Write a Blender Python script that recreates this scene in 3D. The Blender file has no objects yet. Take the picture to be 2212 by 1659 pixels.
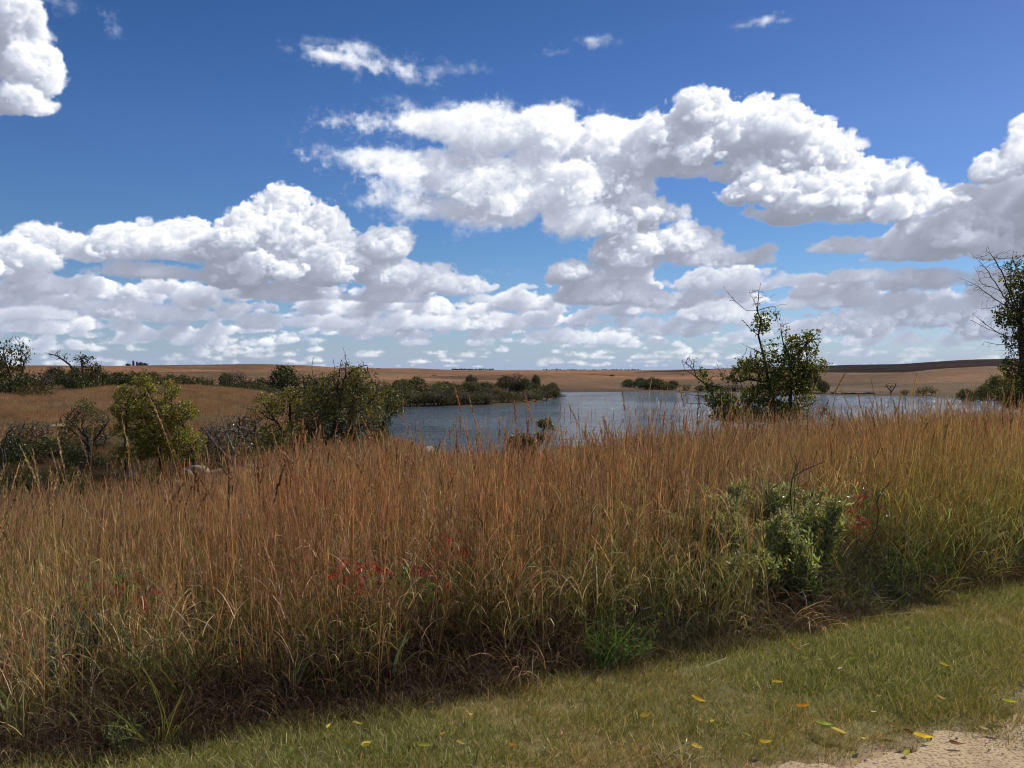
import bpy, math, random, time
import numpy as np
T0 = time.time()
rng = np.random.default_rng(7)
random.seed(7)
scene = bpy.context.scene
COL = scene.collection
R = math.radians
F = 860.0                      # focal length in pixels of a 1024 wide frame
EYE = 1.6
HZ = 370.0                     # eye level row
SUN_AZ, SUN_EL = R(54), R(42)  # from +Y towards +X
TO_SUN = np.array([math.sin(SUN_AZ) * math.cos(SUN_EL), math.cos(SUN_AZ) * math.cos(SUN_EL), math.sin(SUN_EL)])
WATER = -5.7

# ------------------------------------------------------------------ helpers
def tag(o, label=None, cat=None, group=None, kind=None):
    if label: o['label'] = label
    if cat: o['category'] = cat
    if group: o['group'] = group
    if kind: o['kind'] = kind
    return o

def mesh(name, V, Fq=None, Ft=None, col=None, smooth=False):
    me = bpy.data.meshes.new(name)
    V = np.asarray(V, np.float32)
    me.vertices.add(len(V)); me.vertices.foreach_set('co', V.ravel())
    Fq = np.zeros((0, 4), np.int32) if Fq is None else np.asarray(Fq, np.int32).reshape(-1, 4)
    Ft = np.zeros((0, 3), np.int32) if Ft is None else np.asarray(Ft, np.int32).reshape(-1, 3)
    nq, nt = len(Fq), len(Ft)
    if nq + nt:
        me.loops.add(nq * 4 + nt * 3)
        me.loops.foreach_set('vertex_index', np.concatenate([Fq.ravel(), Ft.ravel()]))
        me.polygons.add(nq + nt)
        st = np.concatenate([np.arange(nq) * 4, nq * 4 + np.arange(nt) * 3]).astype(np.int32)
        me.polygons.foreach_set('loop_start', st)
        if smooth: me.polygons.foreach_set('use_smooth', np.ones(nq + nt, bool))
    me.update(calc_edges=True)
    if col is not None:
        a = me.attributes.new('Col', 'FLOAT_COLOR', 'POINT')
        c = np.ones((len(V), 4), np.float32); c[:, :3] = col
        a.data.foreach_set('color', c.ravel())
    return me

def obj(name, me, mat=None, parent=None, loc=None):
    o = bpy.data.objects.new(name, me); COL.objects.link(o)
    if mat is not None:
        if len(me.materials) == 0: me.materials.append(mat)
    if parent: o.parent = parent
    if loc is not None: o.location = loc
    return o

def empty(name, loc, rz=0, scale=1):
    o = bpy.data.objects.new(name, None); COL.objects.link(o)
    o.location = loc; o.rotation_euler = (0, 0, rz); o.scale = (scale,) * 3
    o.empty_display_size = .2
    return o

def copy_tree(o, parent=None):
    c = o.copy(); COL.objects.link(c)
    if parent: c.parent = parent
    for ch in list(o.children): copy_tree(ch, c)
    return c

class Acc:
    """collects vertices, quads and tris of one part"""
    def __init__(s): s.V = []; s.Q = []; s.T = []; s.C = []; s.n = 0
    def add(s, V, Q=None, T=None, C=None):
        V = np.asarray(V, float)
        if len(V) == 0: return
        s.V.append(V)
        if Q is not None and len(Q): s.Q.append(np.asarray(Q) + s.n)
        if T is not None and len(T): s.T.append(np.asarray(T) + s.n)
        if C is not None: s.C.append(np.broadcast_to(np.asarray(C, float), (len(V), 3)))
        s.n += len(V)
    def mesh(s, name, smooth=False):
        return mesh(name, np.concatenate(s.V), np.concatenate(s.Q) if s.Q else None, np.concatenate(s.T) if s.T else None,
                    np.concatenate(s.C) if s.C else None, smooth)

# ------------------------------------------------------------------ materials
def new_mat(name):
    m = bpy.data.materials.new(name); m.use_nodes = True
    nt = m.node_tree; nt.nodes.clear()
    return m, nt, nt.nodes, nt.links
def N(nodes, t, **kw):
    n = nodes.new(t)
    for k, v in kw.items():
        if k in n.inputs: n.inputs[k].default_value = v
        else: setattr(n, k, v)
    return n
def setin(n, **kw):
    for k, v in kw.items(): n.inputs[k.replace('_', ' ')].default_value = v
    return n

def leafy_material(name, transl=.35, gloss=.12, rough=.45, instancer=False, objcol=False, sat=1.0, val=1.0, trans_tint=(1.15, 1.1, .6)):
    """thin plant matter: pigment from the Col attribute, some light passing through"""
    m, nt, nd, ln = new_mat(name)
    at = N(nd, 'ShaderNodeAttribute', attribute_name='Col')
    hs = N(nd, 'ShaderNodeHueSaturation'); hs.inputs['Saturation'].default_value = sat; hs.inputs['Value'].default_value = val
    ln.new(at.outputs['Color'], hs.inputs['Color'])
    c = hs.outputs['Color']
    if instancer:
        t = N(nd, 'ShaderNodeAttribute', attribute_name='tint', attribute_type='INSTANCER')
        mx = N(nd, 'ShaderNodeMix', data_type='RGBA', blend_type='MULTIPLY'); mx.inputs['Factor'].default_value = 1
        ln.new(c, mx.inputs['A']); ln.new(t.outputs['Color'], mx.inputs['B']); c = mx.outputs['Result']
    if objcol:
        t = N(nd, 'ShaderNodeObjectInfo')
        mx = N(nd, 'ShaderNodeMix', data_type='RGBA', blend_type='MULTIPLY'); mx.inputs['Factor'].default_value = 1
        ln.new(c, mx.inputs['A']); ln.new(t.outputs['Color'], mx.inputs['B']); c = mx.outputs['Result']
    d = N(nd, 'ShaderNodeBsdfDiffuse'); tr = N(nd, 'ShaderNodeBsdfTranslucent'); g = N(nd, 'ShaderNodeBsdfGlossy', Roughness=rough)
    g.inputs['Color'].default_value = (1, 1, 1, 1)
    tm = N(nd, 'ShaderNodeMix', data_type='RGBA', blend_type='MULTIPLY'); tm.inputs['Factor'].default_value = 1
    tm.inputs['B'].default_value = (*trans_tint, 1)
    ln.new(c, tm.inputs['A']); ln.new(tm.outputs['Result'], tr.inputs['Color']); ln.new(c, d.inputs['Color'])
    m1 = N(nd, 'ShaderNodeMixShader'); m1.inputs[0].default_value = transl
    ln.new(d.outputs[0], m1.inputs[1]); ln.new(tr.outputs[0], m1.inputs[2])
    fr = N(nd, 'ShaderNodeFresnel', IOR=1.4)
    mu = N(nd, 'ShaderNodeMath', operation='MULTIPLY'); mu.inputs[1].default_value = gloss * 4; mu.use_clamp = True
    ln.new(fr.outputs[0], mu.inputs[0])
    m2 = N(nd, 'ShaderNodeMixShader'); ln.new(mu.outputs[0], m2.inputs[0])
    ln.new(m1.outputs[0], m2.inputs[1]); ln.new(g.outputs[0], m2.inputs[2])
    o = N(nd, 'ShaderNodeOutputMaterial'); ln.new(m2.outputs[0], o.inputs[0])
    return m

def bark_material(name, a, b, scale=30):
    m, nt, nd, ln = new_mat(name)
    tc = N(nd, 'ShaderNodeTexCoord')
    no = N(nd, 'ShaderNodeTexNoise', Scale=scale, Detail=6.0)
    ln.new(tc.outputs['Object'], no.inputs['Vector'])
    cr = N(nd, 'ShaderNodeValToRGB'); cr.color_ramp.elements[0].color = (*a, 1); cr.color_ramp.elements[1].color = (*b, 1)
    cr.color_ramp.elements[0].position = .3; cr.color_ramp.elements[1].position = .7
    ln.new(no.outputs['Fac'], cr.inputs[0])
    p = N(nd, 'ShaderNodeBsdfPrincipled', Roughness=.9)
    bu = N(nd, 'ShaderNodeBump', Strength=.6, Distance=.02); ln.new(no.outputs['Fac'], bu.inputs['Height'])
    ln.new(cr.outputs[0], p.inputs['Base Color']); ln.new(bu.outputs[0], p.inputs['Normal'])
    o = N(nd, 'ShaderNodeOutputMaterial'); ln.new(p.outputs[0], o.inputs[0])
    return m

# ------------------------------------------------------------------ terrain height
# per bearing (given as the photograph's column) the profile of the land: depth Y, height z
PROFILES = {
 -260: "0 0,4 0,6 -.5,10 -1.2,16 -2.2,24 -3.2,35 -3.6,45 -3.4,60 -2.6,80 -1.6,100 -1.0,130 -.8,300 -.6,600 0,1200 4,2500 2,6000 -8",
 0: "0 0,3.5 0,4.5 -.2,7 -.6,10 -1.1,15 -1.95,22 -3.0,30 -3.6,38 -3.7,45 -3.4,60 -2.7,80 -1.6,100 -.85,130 -.6,300 -.5,600 1,1200 5.4,2500 3,6000 -8",
 100: "0 0,3.6 0,5 -.2,7 -.52,10 -1.0,15 -1.8,22 -2.8,30 -3.5,38 -3.6,45 -3.3,60 -2.6,80 -1.6,100 -.95,130 -.7,300 -.7,600 1,1200 7.0,2500 4,6000 -8",
 200: "0 0,3.8 0,5 -.12,7 -.42,10 -.85,15 -1.55,22 -2.5,30 -3.2,38 -3.45,45 -3.2,60 -2.7,80 -1.7,100 -.95,130 -1.2,300 -2,600 1,1200 9.4,2500 5,6000 -8",
 270: "0 0,4 0,5 -.05,7 -.32,10 -.68,15 -1.25,22 -1.95,30 -2.6,38 -2.9,50 -3.0,70 -2.7,100 -1.7,130 -2.2,300 -2.5,600 1,1200 9.8,2500 5,6000 -8",
 310: "0 0,4 0,5 -.03,7 -.28,10 -.6,15 -1.12,22 -1.8,35 -2.5,50 -3.1,70 -3.8,100 -4.6,130 -4.4,160 -4.6,230 -4,300 -3,600 0,1200 8.6,2500 4,6000 -8",
 335: "0 0,4.1 0,5 0,7 -.26,10 -.57,15 -1.1,22 -1.75,35 -2.5,50 -3.4,62 -4.2,75 -5.6,100 -6.4,140 -6.2,160 -5.5,185 -4.6,300 -3,600 0,1200 4.6,2500 3,6000 -8",
 400: "0 0,4.2 0,5 0,7 -.24,10 -.56,15 -1.08,22 -1.75,35 -2.6,50 -3.5,62 -4.1,68 -4.6,73 -6.4,100 -7.5,160 -6.6,174 -5.6,184 -4.7,230 -3.7,300 -3,600 -1,1300 4.4,2500 3,6000 -8",
 425: "0 0,4.3 0,5 0,7 -0.24,10 -0.63,15 -1.22,22 -1.92,30 -2.67,45 -3.9,57 -5.1,63 -6.2,100 -7.5,160 -6.8,176 -5.6,188 -4.7,230 -3.9,300 -3.2,600 -1.4,1400 4.3,2500 2,6000 -8",
 455: "0 0,4.4 0,5 0,7 -0.22,10 -0.61,15 -1.2,22 -1.89,30 -2.67,45 -3.95,57 -5.2,64 -6.2,100 -7.5,160 -6.8,177 -5.6,188 -4.7,230 -4,300 -3.4,600 -2,1400 1.4,2500 1.5,6000 -6",
 520: "0 0,4.5 0,5.5 0,7 -0.2,10 -0.58,15 -1.15,22 -1.82,30 -2.62,45 -3.9,57 -5.2,64 -6.2,100 -7.5,170 -6.8,182 -5.6,194 -4.8,225 -4.3,260 -5,280 -4.6,400 -3.1,600 -3,1500 0.2,2600 0.9,6000 -6",
 552: "0 0,4.6 0,5.6 0,7 -0.16,10 -0.54,15 -1.07,22 -1.72,30 -2.47,45 -3.8,58 -5.2,65 -6.2,100 -7.5,195 -6.8,212 -5.6,225 -4.9,245 -5.2,262 -6,275 -5.5,400 -3,600 -3.2,1500 0.2,2600 0.9,6000 -6",
 572: "0 0,4.6 0,5.6 0,7 -0.14,10 -0.52,15 -1.03,22 -1.67,30 -2.37,45 -3.7,58 -5.2,65 -6.2,100 -7.5,240 -6.8,262 -6.2,274 -5.6,300 -5,400 -3.3,600 -3.6,1500 0.1,2600 0.9,6000 -6",
 640: "0 0,5 0,6 0,8 -0.14,10 -0.38,15 -0.85,22 -1.37,30 -2.07,45 -3.6,58 -5.2,65 -6.2,100 -7.5,250 -6.8,274 -5.7,282 -5.3,400 -4.9,600 -4.2,1000 -2,1500 0.9,2600 0.9,6000 -6",
 700: "0 0,6 0,8 -0.05,10 -0.32,15 -0.76,20 -1.08,26 -1.46,35 -2.6,50 -4.1,60 -5.5,66 -6.4,100 -7.5,250 -6.8,273 -5.7,282 -5.2,400 -4.2,600 -3,1000 0,1500 3.2,2600 2,6000 -6",
 790: "0 0,8 -0.02,10 -0.22,15 -0.58,20 -0.86,26 -1.26,35 -2.2,50 -4.1,60 -5.5,66 -6.4,100 -7.5,240 -6.8,259 -5.7,268 -5.2,400 -4.1,600 -2.4,900 2,1300 7.2,2600 5,6000 -6",
 830: "0 0,8 -0.02,10 -0.18,15 -0.54,20 -0.78,26 -1.16,35 -2,50 -4.1,62 -5.6,68 -6.4,100 -7.5,230 -6.8,249 -5.7,256 -5.2,330 -4.4,450 -3.5,600 -3.8,900 1,1300 8.9,2600 7,6000 -6",
 900: "0 0,8 -0.02,10 -0.15,15 -0.48,20 -0.72,26 -1.06,35 -1.8,50 -3.9,62 -5.4,68 -6.4,100 -7.5,222 -6.8,240 -5.7,247 -5.2,330 -4.1,450 -1.6,600 -2.2,900 4,1250 11,2600 8,6000 -6",
 945: "0 0,8 -0.02,10 -0.12,15 -0.46,20 -0.69,26 -0.98,35 -1.7,50 -3.8,62 -5.4,70 -6.4,100 -7.5,212 -6.8,230 -5.7,237 -5.2,330 -3.6,450 -0.3,600 -0.6,900 7,1200 14.5,2600 9,6000 -6",
 975: "0 0,9 0,10 -0.12,15 -0.44,20 -0.66,26 -0.96,35 -1.7,50 -3.8,62 -5.4,70 -6.4,100 -7.5,192 -6.8,207 -5.7,215 -5.1,330 -3.2,450 0.2,600 0,900 8,1200 17.6,2600 10,6000 -6",
 1024: "0 0,9 0,10 -0.12,15 -0.42,20 -0.64,26 -0.94,35 -1.7,50 -3.8,62 -5.4,70 -6.4,100 -7.5,180 -6.8,192 -5.7,200 -5.1,330 -3,450 0.5,600 0.4,900 8,1200 18.6,2600 10,6000 -6",
 1300: "0 0,9 0,12 0,20 -.3,30 -.8,50 -3,62 -5.4,80 -6.4,150 -6.4,190 -4.6,330 -2.5,450 .5,900 8,1200 20,2600 10,6000 -6",
}
LRN = 420
LR = np.linspace(math.log(.8), math.log(9000), LRN)
THN = 900
TH = np.linspace(-math.pi, math.pi, THN + 1)
def _table():
    ths, rows = [], []
    for px in sorted(PROFILES):
        th = math.atan((px - 512) / F); c = math.cos(th)
        P = np.array([[float(a) for a in q.split()] for q in PROFILES[px].split(',')])
        rr = np.maximum(P[:, 0] / c, .5)
        rows.append(np.interp(LR, np.log(rr), P[:, 1])); ths.append(th)
    rows = np.array(rows)
    flat = np.interp(np.exp(LR), [0, 60, 300, 1200, 9000], [0, .3, 1, 8, -6])
    ths = [-math.pi, -R(75)] + ths + [R(75), math.pi]
    rows = np.vstack([flat, flat * .5 + rows[0] * .5, rows, flat * .5 + rows[-1] * .5, flat])
    Z = np.array([np.interp(TH, ths, rows[:, k]) for k in range(LRN)]).T
    k = np.exp(-.5 * (np.arange(-6, 7) / 2.2) ** 2); k /= k.sum()
    Z = np.apply_along_axis(lambda a: np.convolve(np.pad(a, 6, 'edge'), k, 'valid'), 1, Z)
    k2 = np.exp(-.5 * (np.arange(-5, 6) / 1.3) ** 2); k2 /= k2.sum()
    Z = np.apply_along_axis(lambda a: np.convolve(np.pad(a, 5, 'edge'), k2, 'valid'), 0, Z)
    return Z
ZT = _table()
def wob(x, y):
    d = np.hypot(x, y)
    a = .5 * np.sin(x * .9 + 1.3 * np.sin(y * .31)) + .5 * np.sin(y * .7 + x * .23 + 2)
    b = np.sin(x * .051 + 2.1 * np.sin(y * .017)) + np.sin(y * .043 - x * .021)
    return a * np.clip((d - 9) / 10, 0, 1) * .045 * np.clip((400 - d) / 100, 0, 1) + b * np.clip((d - 70) / 60, 0, 1) * .16 + np.sin(x * .011 + y * .004 + 3 * np.sin(y * .003)) * np.clip((d - 320) / 300, 0, 1) * np.clip((1000 - d) / 300, 0, 1) * .9 + np.clip((d - 345) / 120, 0, 1) * np.clip((1020 - d) / 250, 0, 1) * (1.9 * np.sin(y * .041 + 2.2 * np.sin(x * .006) + x * .011) + 1.2 * np.sin(y * .083 - x * .013 + 1.5 * np.sin(x * .009)))
def height(x, y):
    x = np.asarray(x, float); y = np.asarray(y, float)
    r = np.maximum(np.hypot(x, y), .81); th = np.arctan2(x, y)
    a = (th + math.pi) / (2 * math.pi) * THN; b = (np.log(r) - LR[0]) / (LR[1] - LR[0])
    a0 = np.clip(a.astype(int), 0, THN - 1); b0 = np.clip(b.astype(int), 0, LRN - 2)
    fa = a - a0; fb = np.clip(b - b0, 0, 1)
    z = (ZT[a0, b0] * (1 - fb) + ZT[a0, b0 + 1] * fb) * (1 - fa) + (ZT[a0 + 1, b0] * (1 - fb) + ZT[a0 + 1, b0 + 1] * fb) * fa
    return z + wob(x, y)
def at(px, Y):
    """ground point at depth Y on the bearing of photo column px"""
    X = (px - 512) / F * Y
    return X, Y, float(height(X, Y))
def pt(px, py, Y):
    return np.array([(px - 512) / F * Y, Y, EYE - (py - HZ) / F * Y])
EDGE = np.array([[-40, 3.3], [-12, 3.35], [-5, 3.4], [-2.1, 3.53], [-1.36, 3.74], [-.54, 4.17], [.47, 4.62], [1.09, 5.0], [1.81, 5.4], [2.67, 5.93], [3.73, 6.5], [4.1, 6.72], [5.2, 7.5], [7, 9.2], [12, 15], [40, 50]])
def edge_y(x): return np.interp(x, EDGE[:, 0], EDGE[:, 1])
DIRT = np.array([[-30, 1.6], [-3, 2.3], [0, 3.0], [.7, 3.2], [1.1, 3.38], [1.5, 3.52], [1.87, 3.68], [2.1, 3.76], [2.56, 4.2], [3.4, 5.2], [5, 7], [12, 14], [30, 32]])
def dirt_y(x): return np.interp(x, DIRT[:, 0], DIRT[:, 1])

# ------------------------------------------------------------------ ground sheet
ths = np.concatenate([np.radians(np.arange(-180, -46, 3.)), np.radians(np.arange(-46, 46, .3)), np.radians(np.arange(46, 180, 3.))])
rs = np.concatenate([np.linspace(.4, 12, 60)[:-1], np.exp(np.linspace(math.log(12), math.log(9000), 260))])
def polar(r0, r1):
    q = rs[r0:r1]
    A, B = np.meshgrid(ths, q)
    X = np.sin(A) * B; Y = np.cos(A) * B; Z = height(X, Y)
    nt_, nr = len(ths), len(q)
    V = np.stack([X, Y, Z], -1).reshape(-1, 3)
    i, j = np.meshgrid(np.arange(nt_), np.arange(nr - 1))
    i2 = (i + 1) % nt_
    Q = np.stack([j * nt_ + i, (j + 1) * nt_ + i, (j + 1) * nt_ + i2, j * nt_ + i2], -1).reshape(-1, 4)
    return V, Q[:, ::-1]
def sstep(a, b, x):
    t = np.clip((x - a) / (b - a), 0, 1); return t * t * (3 - 2 * t)
def ground_color(V):
    x, y, z = V.T
    d = np.hypot(x, y)
    lawn = np.array([.15, .13, .06]); soil = np.array([.035, .026, .018]); rav = np.array([.04, .032, .022]); field = np.array([.18, .098, .056])
    c = np.zeros((len(V), 3)) + soil
    isl = (y < edge_y(x)) | (y < 0)
    c[isl] = lawn
    dm = sstep(.22, .05, y - dirt_y(x))[:, None] * (d < 40)[:, None]
    c = c * (1 - dm) + np.array([.27, .19, .125]) * dm
    w = sstep(45, 62, y)[:, None]; t = x / np.maximum(y, 1)
    lf = sstep(-.27, -.33, t)[:, None] * 0 + 1
    c = np.where(d[:, None] > 26, rav, c)
    c = c * (1 - w) + field * w
    shore = sstep(WATER + .7, WATER + .3, z)[:, None] * (d > 50)[:, None]
    c = c * (1 - shore) + np.array([.07, .055, .036]) * shore
    g = (sstep(WATER + 3.2, WATER + 1.0, z) * (d > 120))[:, None] * .5
    c = c * (1 - g) + np.array([.065, .055, .032]) * g
    return c
def ground_material(name, far):
    m, nt, nd, ln = new_mat(name)
    tc = N(nd, 'ShaderNodeNewGeometry')
    at_ = N(nd, 'ShaderNodeAttribute', attribute_name='Col')
    mp = N(nd, 'ShaderNodeMapping'); ln.new(tc.outputs['Position'], mp.inputs['Vector'])
    if far: mp.inputs['Scale'].default_value = (.55, 1.0, 1)
    n1 = N(nd, 'ShaderNodeTexNoise', Scale=(.018 if far else .9), Detail=8.0, Roughness=.65)
    n2 = N(nd, 'ShaderNodeTexNoise', Scale=(.35 if far else 14.), Detail=6.0, Roughness=.7)
    ln.new(mp.outputs[0], n1.inputs['Vector']); ln.new(mp.outputs[0], n2.inputs['Vector'])
    mr = N(nd, 'ShaderNodeMapRange'); setin(mr, **{'From_Min': .3, 'From_Max': .7, 'To_Min': (.55 if far else .72), 'To_Max': (1.5 if far else 1.32)}); ln.new(n1.outputs['Fac'], mr.inputs['Value'])
    mr2 = N(nd, 'ShaderNodeMapRange'); setin(mr2, **{'From_Min': .3, 'From_Max': .7, 'To_Min': .7, 'To_Max': 1.3}); ln.new(n2.outputs['Fac'], mr2.inputs['Value'])
    mu = N(nd, 'ShaderNodeMath', operation='MULTIPLY'); ln.new(mr.outputs[0], mu.inputs[0]); ln.new(mr2.outputs[0], mu.inputs[1])
    vm = N(nd, 'ShaderNodeVectorMath', operation='SCALE'); ln.new(at_.outputs['Color'], vm.inputs[0]); ln.new(mu.outputs[0], vm.inputs['Scale'])
    # patches of greener and redder growth
    n3 = N(nd, 'ShaderNodeTexNoise', Scale=(.006 if far else .4), Detail=5.0); ln.new(mp.outputs[0], n3.inputs['Vector'])
    cr = N(nd, 'ShaderNodeValToRGB'); e = cr.color_ramp.elements
    e[0].position = .38; e[0].color = ((.68, .78, .74, 1) if far else (.86, 1.0, .92, 1)); e[1].position = .62; e[1].color = (1.18, 1.02, .96, 1)
    ln.new(n3.outputs['Fac'], cr.inputs[0])
    mx = N(nd, 'ShaderNodeVectorMath', operation='MULTIPLY'); ln.new(vm.outputs[0], mx.inputs[0]); ln.new(cr.outputs[0], mx.inputs[1])
    d = N(nd, 'ShaderNodeBsdfPrincipled', Roughness=.95); d.inputs['Specular IOR Level'].default_value = .1
    bu = N(nd, 'ShaderNodeBump', Strength=.8, Distance=(1.0 if far else .03)); ln.new(n2.outputs['Fac'], bu.inputs['Height'])
    ln.new(mx.outputs[0], d.inputs['Base Color']); ln.new(bu.outputs[0], d.inputs['Normal'])
    o = N(nd, 'ShaderNodeOutputMaterial'); ln.new(d.outputs[0], o.inputs[0])
    return m
SPLIT = int(np.searchsorted(rs, 45))
V, Q = polar(0, SPLIT + 1)
V = np.vstack([V, [0, 0, 0]]); nthe = len(ths)
Tc = np.array([[len(V) - 1, (k + 1) % nthe, k] for k in range(nthe)])
tag(obj('ground', mesh('ground', V, Q, Tc, ground_color(V), True), ground_material('soil', False)), kind='structure')
V, Q = polar(SPLIT, len(rs))
tag(obj('hills', mesh('hills', V, Q, None, ground_color(V), True), ground_material('prairie', True)), kind='structure')

# dirt road, a sheet just above the lawn with a ragged edge
xs = np.arange(-6, 9, .06)
yy = dirt_y(xs) + .05 * np.sin(xs * 7.3) + .035 * np.sin(xs * 17 + 1) + .02 * np.sin(xs * 41) 
rows = 40
V = []
for k in range(rows + 1):
    t = k / rows
    V.append(np.stack([xs + t * 1.2, yy - t * (3.2), np.full_like(xs, .006) + .012 * np.sin(min(t * 25, math.pi / 2)) * 0 + (.004 if k else -.002)], -1))
V = np.concatenate(V); n = len(xs)
V[:, 2] += .006 * np.sin(V[:, 0] * 5) * np.sin(V[:, 1] * 4)+.006
i, j = np.meshgrid(np.arange(n - 1), np.arange(rows))
Q = np.stack([j * n + i, (j + 1) * n + i, (j + 1) * n + i + 1, j * n + i + 1], -1).reshape(-1, 4)
m, nt, nd, ln = new_mat('dirt')
g = N(nd, 'ShaderNodeNewGeometry')
n1 = N(nd, 'ShaderNodeTexNoise', Scale=3., Detail=8.0, Roughness=.7); n2 = N(nd, 'ShaderNodeTexNoise', Scale=70., Detail=4.0); vo = N(nd, 'ShaderNodeTexVoronoi', Scale=55.)
for q in (n1, n2, vo): ln.new(g.outputs['Position'], q.inputs['Vector'])
cr = N(nd, 'ShaderNodeValToRGB'); e = cr.color_ramp.elements
e[0].position = .3; e[0].color = (.25, .175, .10, 1); e[1].position = .68; e[1].color = (.44, .335, .195, 1)
ln.new(n1.outputs['Fac'], cr.inputs[0])
cr2 = N(nd, 'ShaderNodeValToRGB'); e = cr2.color_ramp.elements
e[0].position = .36; e[0].color = (.45, .42, .4, 1); e[1].position = .5; e[1].color = (1.05, 1.05, 1.05, 1)
ln.new(n2.outputs['Fac'], cr2.inputs[0])
mx = N(nd, 'ShaderNodeVectorMath', operation='MULTIPLY'); ln.new(cr.outputs[0], mx.inputs[0]); ln.new(cr2.outputs[0], mx.inputs[1])
p = N(nd, 'ShaderNodeBsdfPrincipled', Roughness=.95); bu = N(nd, 'ShaderNodeBump', Strength=.7, Distance=.012)
ln.new(n2.outputs['Fac'], bu.inputs['Height']); ln.new(mx.outputs[0], p.inputs['Base Color']); ln.new(bu.outputs[0], p.inputs['Normal'])
o = N(nd, 'ShaderNodeOutputMaterial'); ln.new(p.outputs[0], o.inputs[0])
tag(obj('dirt_road', mesh('dirt_road', V, Q, None, None, True), m), kind='structure')

# ------------------------------------------------------------------ lake
def lake():
    V = [(-130, 48, WATER), (330, 48, WATER), (330, 330, WATER), (-130, 330, WATER)]
    m, nt, nd, ln = new_mat('lake_water')
    g = N(nd, 'ShaderNodeNewGeometry')
    mp = N(nd, 'ShaderNodeMapping'); mp.inputs['Rotation'].default_value = (0, 0, R(18)); mp.inputs['Scale'].default_value = (.55, 1.25, 1)
    ln.new(g.outputs['Position'], mp.inputs['Vector'])
    n1 = N(nd, 'ShaderNodeTexNoise', Scale=.8, Detail=5.0, Roughness=.62, Distortion=.4); ln.new(mp.outputs[0], n1.inputs['Vector'])
    n2 = N(nd, 'ShaderNodeTexNoise', Scale=3.2, Detail=3.0); ln.new(mp.outputs[0], n2.inputs['Vector'])
    n3 = N(nd, 'ShaderNodeTexNoise', Scale=.03, Detail=3.0); ln.new(g.outputs['Position'], n3.inputs['Vector'])
    n4 = N(nd, 'ShaderNodeTexNoise', Scale=.28, Detail=3.0, Distortion=.6); ln.new(mp.outputs[0], n4.inputs['Vector'])
    b0 = N(nd, 'ShaderNodeBump', Strength=1., Distance=1.6); ln.new(n4.outputs['Fac'], b0.inputs['Height'])
    b1 = N(nd, 'ShaderNodeBump', Strength=1., Distance=.6); ln.new(b0.outputs[0], b1.inputs['Normal']); ln.new(n1.outputs['Fac'], b1.inputs['Height'])
    b2 = N(nd, 'ShaderNodeBump', Strength=.9, Distance=.12); ln.new(n2.outputs['Fac'], b2.inputs['Height']); ln.new(b1.outputs[0], b2.inputs['Normal'])
    mr = N(nd, 'ShaderNodeMapRange'); setin(mr, **{'From_Min': .35, 'From_Max': .65, 'To_Min': .06, 'To_Max': .14}); ln.new(n3.outputs['Fac'], mr.inputs['Value'])
    p = N(nd, 'ShaderNodeBsdfPrincipled', IOR=1.333); p.inputs['Base Color'].default_value = (.055, .078, .09, 1)
    ln.new(mr.outputs[0], p.inputs['Roughness']); ln.new(b2.outputs[0], p.inputs['Normal'])
    o = N(nd, 'ShaderNodeOutputMaterial'); ln.new(p.outputs[0], o.inputs[0])
    tag(obj('lake', mesh('lake', V, [(0, 1, 2, 3)]), m), kind='structure')
lake()

# ------------------------------------------------------------------ blades
def blades(acc, base, az, lean, curl, length, width, seg, cb, ct, tip=0.0, power=1.3, twist=None, mid=None):
    n = len(az)
    s = np.linspace(0, 1, seg + 1)
    ds = length[:, None] / seg
    phi = lean[:, None] + curl[:, None] * ((s[:-1] + s[1:]) / 2)[None] ** power
    h = np.concatenate([np.zeros((n, 1)), np.cumsum(np.sin(phi) * ds, 1)], 1)
    v = np.concatenate([np.zeros((n, 1)), np.cumsum(np.cos(phi) * ds, 1)], 1)
    ca, sa = np.cos(az)[:, None], np.sin(az)[:, None]
    C = np.stack([h * ca, h * sa, v], -1) + base[:, None, :]
    tw = (rng.uniform(0, math.pi, n) if twist is None else twist)
    wx, wy = np.cos(az + math.pi / 2 + tw)[:, None], np.sin(az + math.pi / 2 + tw)[:, None]
    prof = (1 - s) ** .6 * (1 - tip) + tip
    prof[0] = .8
    if mid: prof = np.minimum(1, (s + .12) * mid) * np.clip((1 - s) * 1.6, 0, 1) ** .8 + .02
    W = width[:, None] * .5 * prof[None]
    off = np.stack([wx * W, wy * W, W * .15], -1)
    P = np.stack([C - off, C + off], 2).reshape(-1, 3)
    col = cb[:, None, :] * (1 - s)[None, :, None] + ct[:, None, :] * s[None, :, None]
    col = np.repeat(col[:, :, None, :], 2, 2).reshape(-1, 3)
    b = (np.arange(n) * (seg + 1) * 2)[:, None] + (np.arange(seg) * 2)[None]
    Qd = np.stack([b, b + 1, b + 3, b + 2], -1).reshape(-1, 4)
    acc.add(P, Qd, None, col)
    return C
def jit(c, n, a=.25, hue=.12):
    c = np.asarray(c, float)
    return c[None] * rng.uniform(1 - a, 1 + a, (n, 1)) * rng.uniform(1 - hue, 1 + hue, (n, 3))
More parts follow.
